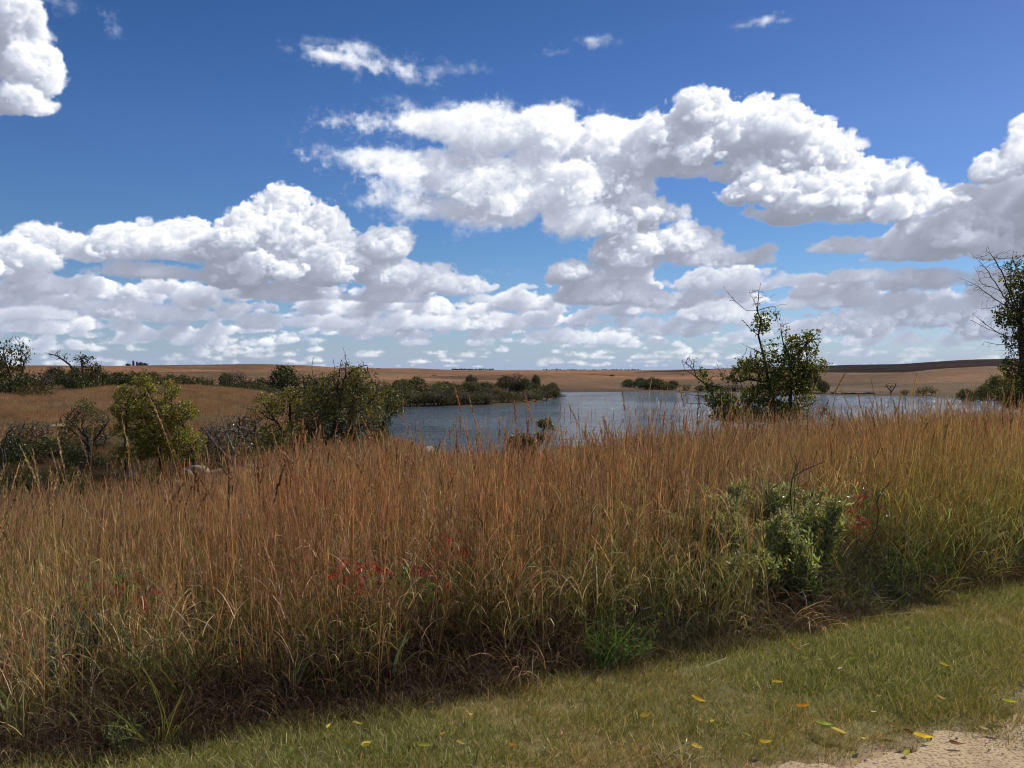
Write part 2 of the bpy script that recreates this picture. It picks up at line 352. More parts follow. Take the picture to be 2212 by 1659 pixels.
def leaves(acc, P, size, col, aspect=.6, droop=.3, dirn=None):
    """folded oval leaves, two quads each"""
    n = len(P)
    if n == 0: return
    d = rng.normal(size=(n, 3)) if dirn is None else dirn + rng.normal(size=(n, 3)) * .35
    d[:, 2] -= droop
    d /= np.linalg.norm(d, axis=1)[:, None]
    u = np.cross(d, rng.normal(size=(n, 3))); u /= np.linalg.norm(u, axis=1)[:, None] + 1e-9
    w = np.cross(d, u)
    s = size[:, None]
    L = d * s; U = u * s * aspect * .5; Wn = w * s * .12
    V = np.stack([P, P + L * .3 + U + Wn, P + L * .75 + U * .75 + Wn, P + L - Wn * .6, P + L * .75 - U * .75 + Wn, P + L * .3 - U + Wn], 1).reshape(-1, 3)
    b = np.arange(n)[:, None] * 6
    Qd = np.concatenate([b + np.array([[0, 1, 2, 3]]), b + np.array([[0, 3, 4, 5]])], 0)
    acc.add(V, Qd, None, np.repeat(col, 6, 0))

RUST = np.array([.262, .134, .072]); STRAW = np.array([.62, .40, .18]); GREEN = np.array([.12, .15, .045]); OLIVE = np.array([.17, .14, .055]); TAN = np.array([.52, .40, .25]); DARKR = np.array([.17, .075, .045])
def disk(n, r):
    a = rng.uniform(0, 2 * math.pi, n); q = r * np.sqrt(rng.random(n))
    return np.stack([np.cos(a) * q, np.sin(a) * q, np.zeros(n)], -1)
def mixc(a, b, t): return a * (1 - t)[:, None] + b * t[:, None]
def bluestem(n=26, r=.22, hmin=.75, hmax=1.3, leafn=3, lod=1.0, green=.5):
    acc = Acc()
    base = disk(n, r)
    az = rng.uniform(0, 2 * math.pi, n); lean = np.abs(rng.normal(0, .11, n)); curl = rng.normal(.07, .16, n)
    L = rng.uniform(hmin, hmax, n)
    t = rng.random(n)
    bri = np.where(rng.random(n) < .2, 1.8, rng.uniform(.35, 1.1, n))[:, None]
    ct = bri * mixc(jit(RUST, n), jit(STRAW, n), np.clip(t * 1.3 - .3, 0, 1) ** 1.5)
    cb = mixc(jit(OLIVE, n), jit(GREEN, n), rng.random(n) * green)
    C = blades(acc, base, az, lean, curl, L, np.full(n, .0034 * lod), 4, cb, ct, tip=.35)
    # leaves on the stem
    for k in range(leafn):
        f = rng.uniform(.08, .62, n); idx = (f * 4).astype(int); fr = f * 4 - idx
        P = C[np.arange(n), idx] * (1 - fr)[:, None] + C[np.arange(n), idx + 1] * fr[:, None]
        l = rng.uniform(.10, .36, n)
        hh = P[:, 2:3]
        low = np.clip(1 - hh[:, 0] / .7, 0, 1)
        c1 = mixc(jit(RUST * .8, n), jit(OLIVE, n), np.clip(low * 1.2, 0, 1))
        pale = rng.random(n) < .30
        c1[pale] = jit(TAN, pale.sum())
        g = rng.random(n) < green * .45
        c1[g] = jit(GREEN * 1.2, g.sum())
        blades(acc, P, rng.uniform(0, 2 * math.pi, n), rng.uniform(.15, .6, n), rng.uniform(.4, 3.4, n), l, rng.uniform(.0035, .0085, n) * lod, 4, c1, c1 * rng.uniform(.9, 1.25, (n, 1)), tip=.05)
    # seed heads: a few short hairy rays at the tip and on side shoots
    for k in range(4):
        f = np.clip(1 - rng.random(n) * .38 * (k > 0), 0, 1); idx = np.minimum((f * 4).astype(int), 3); fr = f * 4 - idx
        P = C[np.arange(n), idx] * (1 - fr)[:, None] + C[np.arange(n), idx + 1] * fr[:, None]
        cc = mixc(jit(RUST * 1.15, n), jit(TAN, n), rng.random(n) ** 2 * .6)
        l = rng.uniform(.05, .11, n)
        a2 = rng.uniform(0, 2 * math.pi, n); le = rng.uniform(.05, .35, n)
        D = blades(acc, P, a2, le, rng.uniform(-.1, .3, n), l, np.full(n, .0048 * lod), 2, cc, cc * 1.15, mid=5.)
    return acc
def plume_stalk(acc, base, h, plume=.24, lean=.1, az=0., w=.0042, pc=None, sc=None, lod=1.0):
    one = np.ones(1)
    pc = TAN * .8 if pc is None else pc; sc = STRAW * .8 if sc is None else sc
    C = blades(acc, np.array([base]), az * one, .02 * one, lean * 2.2 * one, h * one, w * lod * one, 9, (sc * .75)[None], sc[None], tip=.4, power=1.6)[0]
    s = np.linspace(0, 1, 10)
    n = int(70 * plume / .24)
    f = 1 - rng.random(n) ** .9 * (plume / h)
    P = np.stack([np.interp(f, s, C[:, k]) for k in range(3)], -1)
    tdir = C[-1] - C[-3]; tdir /= np.linalg.norm(tdir)
    env = np.clip(np.sin(np.clip((1 - f) / (plume / h), 0.03, 1) * math.pi) ** .6, .15, 1)
    c = jit(pc, n, .3)
    leaves(acc, P, rng.uniform(.012, .024, n) * (.55 + env * .6) * lod, c, .36, -.0, dirn=np.tile(tdir, (n, 1)) * 1.5)
    return C
def indian_clump():
    acc = Acc()
    for k in range(rng.integers(2, 5)):
        b = disk(1, .15)[0]
        plume_stalk(acc, b, rng.uniform(1.2, 1.62), rng.uniform(.16, .26), rng.uniform(.02, .22), rng.uniform(0, 6.28), pc=mixc(RUST[None] * 1.2, TAN[None] * .9, rng.random(1) * .7)[0], sc=mixc(RUST[None], STRAW[None], rng.random(1))[0])
    n = 14
    blades(acc, disk(n, .12), rng.uniform(0, 6.28, n), rng.uniform(.05, .4, n), rng.uniform(.2, 1.6, n), rng.uniform(.4, .8, n), rng.uniform(.005, .009, n), 5, jit(OLIVE, n), jit(STRAW * .8, n))
    return acc
def dry_arch(n=42, r=.2, L0=.28, L1=.62, pal=(TAN, STRAW, RUST * .8)):
    acc = Acc()
    cols = np.array(pal)[rng.integers(0, len(pal), n)] * rng.uniform(.6, 1.15, (n, 1))
    base = disk(n, r)
    blades(acc, base, rng.uniform(0, 6.28, n), rng.uniform(.05, .7, n), rng.uniform(1.0, 3.1, n), rng.uniform(L0, L1, n), rng.uniform(.004, .0095, n), 6, cols * .8, cols, tip=.02)
    return acc
def thatch():
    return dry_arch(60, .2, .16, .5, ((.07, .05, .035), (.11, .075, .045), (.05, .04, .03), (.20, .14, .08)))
def green_under(n=40, r=.2, L0=.25, L1=.6):
    acc = Acc()
    cols = jit(GREEN * 1.1, n, .35)
    blades(acc, disk(n, r), rng.uniform(0, 6.28, n), rng.uniform(.05, .5, n), rng.uniform(.2, 1.5, n), rng.uniform(L0, L1, n), rng.uniform(.004, .009, n), 5, cols * .8, cols * np.array([1.2, 1.1, .9]))
    return acc
def forb(n=5, h=.55, leafcol=GREEN, ls=.035, asp=.35, per=34):
    acc = Acc()
    for k in range(n):
        b = disk(1, .12)[0]
        one = np.ones(1)
        C = blades(acc, b[None], rng.uniform(0, 6.28, 1), rng.uniform(0, .3, 1), rng.uniform(0, .4, 1), h * rng.uniform(.6, 1.1, 1), .004 * one, 5, jit(DARKR, 1), jit(OLIVE, 1))[0]
        f = rng.uniform(.15, 1, per)
        P = np.stack([np.interp(f, np.linspace(0, 1, 6), C[:, q]) for q in range(3)], -1) + rng.normal(size=(per, 3)) * .02
        leaves(acc, P, rng.uniform(.6, 1.2, per) * ls, jit(leafcol, per, .3), asp, .1)
    return acc
def lawn_patch(n=34, r=.075):
    acc = Acc()
    t = rng.random(n)
    g = jit(np.array([.19, .215, .06]), n, .35); s = jit(np.array([.58, .49, .27]), n, .35)
    c = mixc(g, s, (t > .66) * rng.uniform(.5, 1, n))
    blades(acc, disk(n, r), rng.uniform(0, 6.28, n), rng.uniform(.1, 1.15, n), rng.uniform(-.2, 1.3, n), rng.uniform(.02, .055, n), rng.uniform(.0018, .0032, n), 3, c * .8, c, tip=.1)
    return acc

M_GRASS = leafy_material('dry_grass', .34, .008, .7, instancer=True, trans_tint=(1.15, 1.0, .65))
M_LAWN = leafy_material('lawn_blades', .35, .006, .5, instancer=True)
def variants(cname, accs, mat):
    c = bpy.data.collections.new(cname)
    for i, a in enumerate(accs):
        me = a.mesh(f'{cname}_{i:02d}'); me.materials.append(mat)
        o = bpy.data.objects.new(f'{cname}_{i:02d}', me); c.objects.link(o)
    return c
def scatter(name, P, rot, scl, idx, tint, coll, label, cat):
    """one stuff object whose geometry nodes put a clump on each point"""
    me = bpy.data.meshes.new(name)
    me.vertices.add(len(P)); me.vertices.foreach_set('co', np.asarray(P, np.float32).ravel())
    a = me.attributes.new('rot', 'FLOAT_VECTOR', 'POINT'); a.data.foreach_set('vector', np.asarray(rot, np.float32).ravel())
    a = me.attributes.new('scl', 'FLOAT_VECTOR', 'POINT'); a.data.foreach_set('vector', np.asarray(scl, np.float32).ravel())
    a = me.attributes.new('pick', 'INT', 'POINT'); a.data.foreach_set('value', np.asarray(idx, np.int32))
    t = np.ones((len(P), 4), np.float32); t[:, :3] = tint
    a = me.attributes.new('tint', 'FLOAT_COLOR', 'POINT'); a.data.foreach_set('color', t.ravel())
    o = obj(name, me)
    ng = bpy.data.node_groups.new(name, 'GeometryNodeTree')
    ng.interface.new_socket('Geometry', in_out='INPUT', socket_type='NodeSocketGeometry')
    ng.interface.new_socket('Geometry', in_out='OUTPUT', socket_type='NodeSocketGeometry')
    nd, ln = ng.nodes, ng.links
    gi = nd.new('NodeGroupInput'); go = nd.new('NodeGroupOutput')
    ci = nd.new('GeometryNodeCollectionInfo'); ci.inputs['Collection'].default_value = coll
    ci.inputs['Separate Children'].default_value = True; ci.inputs['Reset Children'].default_value = True
    ip = nd.new('GeometryNodeInstanceOnPoints'); ip.inputs['Pick Instance'].default_value = True
    def attr(nm, ty):
        q = nd.new('GeometryNodeInputNamedAttribute'); q.data_type = ty; q.inputs['Name'].default_value = nm
        return q.outputs['Attribute']
    er = nd.new('FunctionNodeEulerToRotation'); ln.new(attr('rot', 'FLOAT_VECTOR'), er.inputs[0])
    ln.new(gi.outputs[0], ip.inputs['Points']); ln.new(ci.outputs[0], ip.inputs['Instance'])
    ln.new(attr('pick', 'INT'), ip.inputs['Instance Index']); ln.new(er.outputs[0], ip.inputs['Rotation']); ln.new(attr('scl', 'FLOAT_VECTOR'), ip.inputs['Scale'])
    ln.new(ip.outputs[0], go.inputs[0])
    md = o.modifiers.new('scatter', 'NODES'); md.node_group = ng
    tag(o, label, cat, kind='stuff')
    return o
def wpoints(n, y0, y1, t0, t1):
    """even over the ground in the wedge t0 < x/y < t1"""
    y = np.sqrt(rng.uniform(y0 ** 2, y1 ** 2, n)); return rng.uniform(t0, t1, n) * y, y
def noise2(x, y, f, s=0):
    return (np.sin(x * f + 1.7 * np.sin(y * f * .8 + s) + s) + np.sin(y * f * 1.1 + 1.3 * np.sin(x * f * .7 + s * 2) + 2 * s)) * .5

# ---- tall grass
VB = [bluestem(22, .22, .6, 1.22, 5) for _ in range(5)] + [bluestem(18, .2, .8, 1.35, 4) for _ in range(2)]      # 0-6
VB += [indian_clump() for _ in range(4)]                                                                   # 7-10
VB += [dry_arch() for _ in range(4)]                                                                      # 11-14
VB += [green_under() for _ in range(2)] + [forb() for _ in range(2)]                                       # 15-18
VB += [bluestem(34, .42, .75, 1.2, 2, lod=2.2) for _ in range(4)]                                         # 19-22 wider stems, far away
VB += [thatch() for _ in range(3)]                                                                        # 23-25
tallc = variants('tall_grass_clump', VB, M_GRASS)
P, ROT, SCL, IDX, TINT = [], [], [], [], []
def put(x, y, idx, s, tint, tilt=.06, zs=None):
    n = len(x)
    z = height(x, y)
    rz = rng.uniform(0, 6.28, n); tx = rng.normal(0, tilt, n) + .10 * noise2(x, y, 1.3, 11); ty = rng.normal(0, tilt, n) + .13 * noise2(x, y, .9, 13) + .04
    if z.max() - z.min() < .02 and tilt > .09: tx *= .4; ty *= .4
    P.append(np.stack([x, y, z], -1)); ROT.append(np.stack([np.cos(rz) * tx + np.sin(rz) * ty, -np.sin(rz) * tx + np.cos(rz) * ty, rz], -1))
    zs = s if zs is None else s * zs
    SCL.append(np.stack([s, s, zs], -1)); IDX.append(idx); TINT.append(tint)
def tall_limit(x, y):
    """how far out the tall grass goes on each bearing"""
    t = x / y
    return np.interp(t, [-.7, -.36, -.25, -.15, 0, .2, .6, .8], [26, 26, 27, 58, 58, 48, 50, 50])
CLEAR = [(1.6, 6.15, .36), (1.95, 6.15, .45), (2.25, 6.3, .36), (1.72, 5.75, .38), (2.05, 5.8, .34), (1.4, 5.7, .2)]
for px_, Y_ in ((365, 5.0), (381, 5.1), (347, 5.1), (406, 5.2), (415, 5.15), (434, 5.15), (452, 5.1), (441, 5.8), (469, 5.7), (455, 5.4), (867, 7.3), (880, 7.3), (858, 7.1), (846, 7.0), (139, 4.9)): CLEAR += [((px_ - 512) / F * Y_, Y_ - .02, .13), ((px_ - 512) / F * (Y_ - .22), Y_ - .22, .13)]
CLEAR += [(3.8, 8.9, .05), (5.55, 9.3, .3)]
def open_spot(x, y):
    k = np.ones(len(x), bool)
    for a, b, r in CLEAR: k &= np.hypot(x - a, y - b) > r
    return k
def tints(x, y, n):
    a = noise2(x, y, 1.1, 1.); b = noise2(x, y, .45, 3.)
    a3 = noise2(x, y, 2.7, 6)
    t = np.ones((n, 3)) * (1 + .17 * a + .14 * a3 + rng.normal(0, .2, n))[:, None]
    gz = np.clip(noise2(x, y, .9, 4) + noise2(x, y, 2.3, 8) * .5 - .25 + np.interp(x / y, [-.6, -.3, 0], [.5, .25, 0]) * np.clip(1 - (y - 3.5) / 5, 0, 1), 0, 1)
    t[:, 0] *= 1 + .07 * b - .28 * gz; t[:, 1] *= 1 - .05 * b + .04 * a + .04 * gz; t[:, 2] *= 1 - .1 * b - .1 * gz
    w_ = (sstep(2.2, 3.2, x) * sstep(9.5, 8, y))[:, None]
    t = t * (1 - w_) + t * np.array([1.16, 1.06, .76]) * w_
    return np.clip(t, .35, 1.9)
for (y0, y1, dens, vs, sc, tl) in ((3.0, 11, 13, (0, 7), 1., 0.075), (11, 24, 7.5, (0, 7), 1.0, .06), (24, 60, 3.2, (19, 23), 1.0, .05)):
    w0, w1 = (-.95, .95) if y1 < 12 else (-.72, .72)
    n = int(dens * (w1 - w0) * (y1 ** 2 - y0 ** 2) / 2)
    x, y = wpoints(n, y0, y1, w0, w1)
    k = (y > edge_y(x) - .12 + .16 * rng.random(n) + .08 * noise2(x, y * 0, 3.1)) & (y < tall_limit(x, y) * (1 + .06 * noise2(x, y, .5))) & (height(x, y) > WATER + .35) & open_spot(x, y)
    x, y = x[k], y[k]; n = len(x)
    e = np.clip((y - edge_y(x)) / 1.0, 0, 1)
    s = rng.uniform(.85, 1.12, n) * sc * (1 + .10 * noise2(x, y, .8, 5) + .11 * noise2(x, y, 2.1, 9)) * (.80 + .20 * e)
    s *= np.interp(x / y, [-.6, -.4, -.2, .1], [.88, .90, .98, 1.0])
    put(x, y, rng.integers(vs[0], vs[1], n), s, tints(x, y, n), tl)
# plumed stalks standing above
n = 2400; x, y = wpoints(n, 3.6, 30, -.68, .68); k = (y > edge_y(x) + .4) & (y < tall_limit(x, y)) & open_spot(x, y); x, y = x[k], y[k]; n = len(x)
put(x, y, rng.integers(7, 11, n), rng.uniform(.8, 1.06, n), tints(x, y, n), .05)
# tangle at the foot, densest along the mown edge, shade tinted in there
for (y0, y1, dens) in ((3.0, 8, 22), (8, 16, 6)):
    n = int(dens * 1.8 * (y1 ** 2 - y0 ** 2) / 2); x, y = wpoints(n, y0, y1, -.9, .9)
    d = y - edge_y(x)
    k = (d > -.16 + .15 * rng.random(n)) & (rng.random(n) < np.where(d < 1.2, 1, .45)); x, y, d = x[k], y[k], d[k]; n = len(x)
    pick = rng.choice([11, 12, 13, 14, 15, 16, 17, 18], n, p=[.14, .14, .14, .14, .15, .13, .08, .08])
    put(x, y, pick, rng.uniform(.7, 1.1, n) * np.where(d < .35, .72, 1.), tints(x, y, n) * np.where(d < .8, .85, 1.05)[:, None], .15)  # tint darkened near the edge to deepen the shade at the foot
n = 2600; x = rng.uniform(-6, 6.5, n); y = edge_y(x) + rng.uniform(-.16, 1.1, n) + .08 * noise2(x, x * 0, 4.)
put(x, y, rng.integers(23, 26, n), rng.uniform(.7, 1.15, n) * np.clip(.55 + (y - edge_y(x)) * 1.2, .45, 1), tints(x, y, n), .15)
scatter('tall_grass', np.concatenate(P), np.concatenate(ROT), np.concatenate(SCL), np.concatenate(IDX), np.concatenate(TINT), tallc,
        'rust and straw coloured tall prairie grass sloping away to the lake', 'grass')
print('tall grass clumps', sum(len(q) for q in P), time.time() - T0)
# ---- grass of the lit field beyond the ravine
P, ROT, SCL, IDX, TINT = [], [], [], [], []
n = 15000; x, y = wpoints(n, 50, 118, -.66, -.16)
k = (rng.random(n) < sstep(48, 60, y)) & (height(x, y) > WATER + .8); x, y = x[k], y[k]; n = len(x)
put(x, y, rng.integers(19, 23, n), rng.uniform(.7, 1.05, n) * 1.25, tints(x, y, n) * np.array([.92, .97, 1.05]), .08, .62 * np.ones(n))
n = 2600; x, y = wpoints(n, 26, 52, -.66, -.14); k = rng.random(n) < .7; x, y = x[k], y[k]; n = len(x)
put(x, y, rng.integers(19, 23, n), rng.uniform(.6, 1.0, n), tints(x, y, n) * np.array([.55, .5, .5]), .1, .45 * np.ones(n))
n = 3000; x, y = wpoints(n, 50, 72, -.16, -.02)
k = (height(x, y) > WATER + .3); x, y = x[k], y[k]; n = len(x)
put(x, y, rng.integers(19, 23, n), rng.uniform(.7, 1.0, n), tints(x, y, n), .08, .8 * np.ones(n))
scatter('field_grass', np.concatenate(P), np.concatenate(ROT), np.concatenate(SCL), np.concatenate(IDX), np.concatenate(TINT), tallc,
        'brown prairie grass of the field beyond the ravine at left', 'grass')
# ---- mown grass
lawnc = variants('lawn_tuft', [lawn_patch() for _ in range(6)], M_LAWN)
P, ROT, SCL, IDX, TINT = [], [], [], [], []
n = 120000
x = rng.uniform(-5.5, 9.5, n); y = rng.uniform(1.4, 12, n)
dd = y - dirt_y(x)
patch = noise2(x, y, 1.9, 2) + noise2(x, y, 4.3, 5) * .6
keep = (y < edge_y(x) + .15) & (rng.random(n) < np.clip((dd + .16) / .34 + noise2(x, y, 9, 1) * .4, 0, 1)) & (rng.random(n) < .8 + .2 * patch)
x, y, dd, patch = x[keep], y[keep], dd[keep], patch[keep]; n = len(x)
tn = np.ones((n, 3)) * rng.uniform(.8, 1.2, (n, 1))
br = np.clip(sstep(.7, .1, dd) * .6 + np.clip(-patch, 0, 1) * .55 + sstep(.5, 0, edge_y(x) - y) * .35, 0, 1)[:, None]
tn = tn * (1 - br) + tn * np.array([1.28, .98, .88]) * .95 * br
put(x, y, rng.integers(0, 6, n), rng.uniform(.8, 1.5, n) * (1.05 + .2 * patch) * np.where(dd < .3, .75, 1), tn, .1)
scatter('mown_grass', np.concatenate(P), np.concatenate(ROT), np.concatenate(SCL), np.concatenate(IDX), np.concatenate(TINT), lawnc,
        'short mown green and straw coloured verge between the tall grass and the dirt road', 'grass')
# ------------------------------------------------------------------ trees
def colonize(A, pos, par, step, kill, infl=9., maxit=160, trop=(0, 0, .05), wig=.12, maxnodes=9000):
    pos = [np.asarray(p, float) for p in pos]; par = list(par)
    A = np.asarray(A, float); Pn = np.array(pos)
    D = ((A[:, None] - Pn[None]) ** 2).sum(-1); near = D.argmin(1); nd = np.sqrt(D.min(1))
    alive = nd > kill
    kids = {}
    for it in range(maxit):
        act = alive & (nd < infl)
        if not act.any(): break
        idx = near[act]; v = A[act] - Pn[idx]; v /= np.linalg.norm(v, axis=1)[:, None] + 1e-9
        S = np.zeros((len(Pn), 3)); np.add.at(S, idx, v); cnt = np.bincount(idx, minlength=len(Pn))
        g = np.nonzero(cnt)[0]
        g = np.array([q for q in g if kids.get(q, 0) < 5])
        if len(g) == 0: break
        d = S[g] / cnt[g][:, None] + np.array(trop) + rng.normal(0, wig, (len(g), 3))
        d /= np.linalg.norm(d, axis=1)[:, None] + 1e-9
        newp = Pn[g] + d * step
        base = len(Pn)
        for q in g: kids[q] = kids.get(q, 0) + 1
        par += list(g)
        Pn = np.vstack([Pn, newp])
        Dn = np.sqrt(((A[alive][:, None] - newp[None]) ** 2).sum(-1))
        m = Dn.min(1); am = Dn.argmin(1)
        ai = np.nonzero(alive)[0]
        better = m < nd[ai]
        nd[ai[better]] = m[better]; near[ai[better]] = base + am[better]
        alive &= nd > kill
        if len(Pn) > maxnodes: break
    return Pn, np.array(par)
def tubes(acc, Pn, par, r0, rmax, k=5, expo=2.2, taper=None):
    n = len(Pn)
    rad = np.zeros(n); main = -np.ones(n, int); mr = np.zeros(n)
    s = np.zeros(n)
    for i in range(n - 1, -1, -1):
        rad[i] = max(r0, s[i] ** (1 / expo)) if s[i] > 0 else r0
        p = par[i]
        if p >= 0:
            s[p] += rad[i] ** expo
            if rad[i] > mr[p]: mr[p] = rad[i]; main[p] = i
    rad = np.minimum(rad, rmax)
    if taper is not None: rad = np.maximum(rad, taper)
    ang = np.arange(k) * 2 * math.pi / k
    V = []; Q = []
    ring = {}
    fr = {}
    def mk(c, d, r, ref):
        u = ref - d * ref.dot(d)
        l = np.linalg.norm(u)
        if l < 1e-4:
            u = np.cross(d, [1, .3, .2]); l = np.linalg.norm(u)
        u /= l; w = np.cross(d, u)
        b = len(V) * k
        V.append(c + r * (np.cos(ang)[:, None] * u + np.sin(ang)[:, None] * w))
        return b, u
    for i in range(n):
        p = par[i]
        if p < 0: continue
        d = Pn[i] - Pn[p]; l = np.linalg.norm(d)
        if l < 1e-6: continue
        d = d / l
        ref = fr.get(p, np.array([1., .1, .05]))
        if main[p] == i and p in ring: b0 = ring[p]
        else: b0, _ = mk(Pn[p], d, min(rad[p], rad[i] * (1.25 if main[p] == i else 1.1)) * (1.5 if par[p] < 0 and main[p] == i else 1), ref)
        b1, u = mk(Pn[i], d, rad[i], ref)
        ring[i] = b1; fr[i] = u
        for q in range(k): Q.append((b0 + q, b0 + (q + 1) % k, b1 + (q + 1) % k, b1 + q))
    acc.add(np.concatenate(V), np.array(Q))
    return rad
def ell_points(c, r, n):
    v = rng.normal(size=(n, 3)); v /= np.linalg.norm(v, axis=1)[:, None]
    return c + v * (rng.random(n) ** (1 / 2.6))[:, None] * r
def polyline(pos, par, pts, start=-1, seg=.16, wob=.015):
    """adds a limb through the given points, returns index of its last node"""
    cur = start
    pts = [np.asarray(p, float) for p in pts]
    if start < 0:
        pos.append(pts[0]); par.append(-1); cur = len(pos) - 1
        last = pts[0]; rest = pts[1:]
    else: last = pos[start]; rest = pts
    for q in rest:
        L = np.linalg.norm(q - last); m = max(1, int(L / seg))
        off = rng.normal(0, wob, (m, 3)) * L ** .5
        for j in range(1, m + 1):
            w = last + (q - last) * j / m + (off[j - 1] if j < m else 0)
            pos.append(w); par.append(cur); cur = len(pos) - 1
        last = q
    return cur
def nearest(pos, p): return int(np.argmin([np.linalg.norm(q - p) for q in pos]))

GREY = bark_material('bark_grey', (.032, .026, .021), (.085, .068, .055))
DARKBARK = bark_material('bark_dark', (.022, .018, .014), (.06, .048, .038))
DEADWOOD = bark_material('dead_wood', (.08, .07, .06), (.20, .18, .16))
M_LEAF = leafy_material('tree_leaf', .5, .025, .55)
M_LEAFO = leafy_material('bush_leaf', .3, .015, .5, objcol=True)

def tree(name, label, cat, px, Y, conv, trunks, limbs, crowns, bare=(), step=.075, r0=.0035, rmax=.11, dk=1., bk=1., leaf=.07, per=3., cols=None, mat=None,
         depth=1.0, group=None, wig=.16, droop=.5, leafmat=None, sink=.15, aspect=.62, leafr=1.7):
    """conv turns traced points (x, y) of the photograph into metres at depth Y; the crown gets its own depth"""
    per *= 1.9; step *= .85; crowns = [(q[0], q[1], q[2] * 1.1, q[3] * 1.1) + tuple(q[4:]) for q in crowns]
    X0, Y0, Z0 = at(px, Y)
    org = np.array([X0, Y, Z0])
    def W(x, y, dy=0.):
        a, b = conv(x, y)
        return pt(a, b, Y + dy) - org + np.array([0, dy, 0]) * 0
    unit = np.linalg.norm(W(100, 0) - W(0, 0)) / 100
    pos, par = [], []
    for tr in trunks:
        pts = [W(*q) for q in tr]
        g = pts[0].copy(); g[2] = -sink
        body = [g] + (pts[1:] if pts[0][2] < .25 else pts)
        if not pos: polyline(pos, par, body)
        else: polyline(pos, par, body, 0)
    for lm in limbs:
        dy = rng.uniform(-.5, .5)
        pts = [W(q[0], q[1], dy * (i / len(lm))) for i, q in enumerate(lm)]
        polyline(pos, par, pts[1:], nearest(pos, pts[0]))
    dens = dk / (step * 1.3) ** 3; baredens = bk / (step * 1.9) ** 3
    A = []; B = []
    for (x, y, rx, ry, *o) in crowns:
        c = W(x, y); r = np.array([rx * unit, max(rx, ry) * unit * depth, ry * unit])
        vol = r.prod() * 4.2
        A.append(ell_points(c, r, int(max(12, vol * dens * (o[0] if o else 1)))))
    for (x, y, rx, ry, *o) in bare:
        c = W(x, y); r = np.array([rx * unit, max(rx, ry) * unit * depth, ry * unit])
        B.append(ell_points(c, r, int(max(8, r.prod() * 4.2 * baredens * (o[0] if o else 1)))))
    allA = np.concatenate(A + B) if A + B else np.zeros((0, 3))
    keep = allA[:, 2] > .12
    Pn, pr = colonize(allA[keep], pos, par, step, step * 1.15, wig=wig) if len(allA) else (np.array(pos), np.array(par))
    print(name, len(allA), len(Pn))
    root = tag(empty(name, org), label, cat, group)
    tb = Acc(); rad = tubes(tb, Pn, pr, r0, rmax)
    obj('trunk', tb.mesh('trunk', True), mat or DARKBARK, root)
    if A:
        thin = np.nonzero(rad < r0 * leafr)[0]
        q = Pn[thin]
        ok = np.zeros(len(q), bool); w = np.zeros(len(q))
        for (x, y, rx, ry, *o) in crowns:
            c = W(x, y); r = np.array([rx * unit, max(rx, ry) * unit * depth, ry * unit]) * 1.08
            ins = (((q - c) / r) ** 2).sum(1) < 1
            ok |= ins; w = np.maximum(w, ins * (o[1] if len(o) > 1 else 1.))
        q = q[ok]; w = w[ok]
        if len(q):
            cnt = rng.poisson(per * w)
            # whole twigs go bare or thick, so the crown has gaps and clumps
            cl = .5 + .5 * np.sin(q[:, 0] * 5.1 + 2 * np.sin(q[:, 2] * 4.3) + q[:, 1] * 3)
            cnt = (cnt * (.35 + 1.2 * cl) + rng.random(len(cnt)) * .5).astype(int)
            LP = np.repeat(q, cnt, 0) + rng.normal(size=(cnt.sum(), 3)) * step * .5
            n = len(LP)
            pal = np.array(cols)
            pick = rng.choice(len(pal), n, p=np.array([.42, .25, .15, .1, .08][:len(pal)]) / sum([.42, .25, .15, .1, .08][:len(pal)]))
            lc = pal[pick] * rng.uniform(.65, 1.3, (n, 1))
            la = Acc(); leaves(la, LP, rng.uniform(.6, 1.2, n) * leaf, lc, aspect, droop)
            obj('crown', la.mesh('crown'), leafmat or M_LEAF, root)
    return root
G1 = [(.12, .145, .035), (.17, .19, .045), (.25, .235, .05), (.07, .095, .024), (.38, .28, .07)]
G2 = [(.17, .18, .03), (.28, .26, .045), (.45, .38, .07), (.36, .23, .05), (.09, .10, .025)]
G3 = [(.085, .092, .028), (.13, .13, .036), (.22, .20, .045), (.05, .052, .02), (.16, .10, .04)]

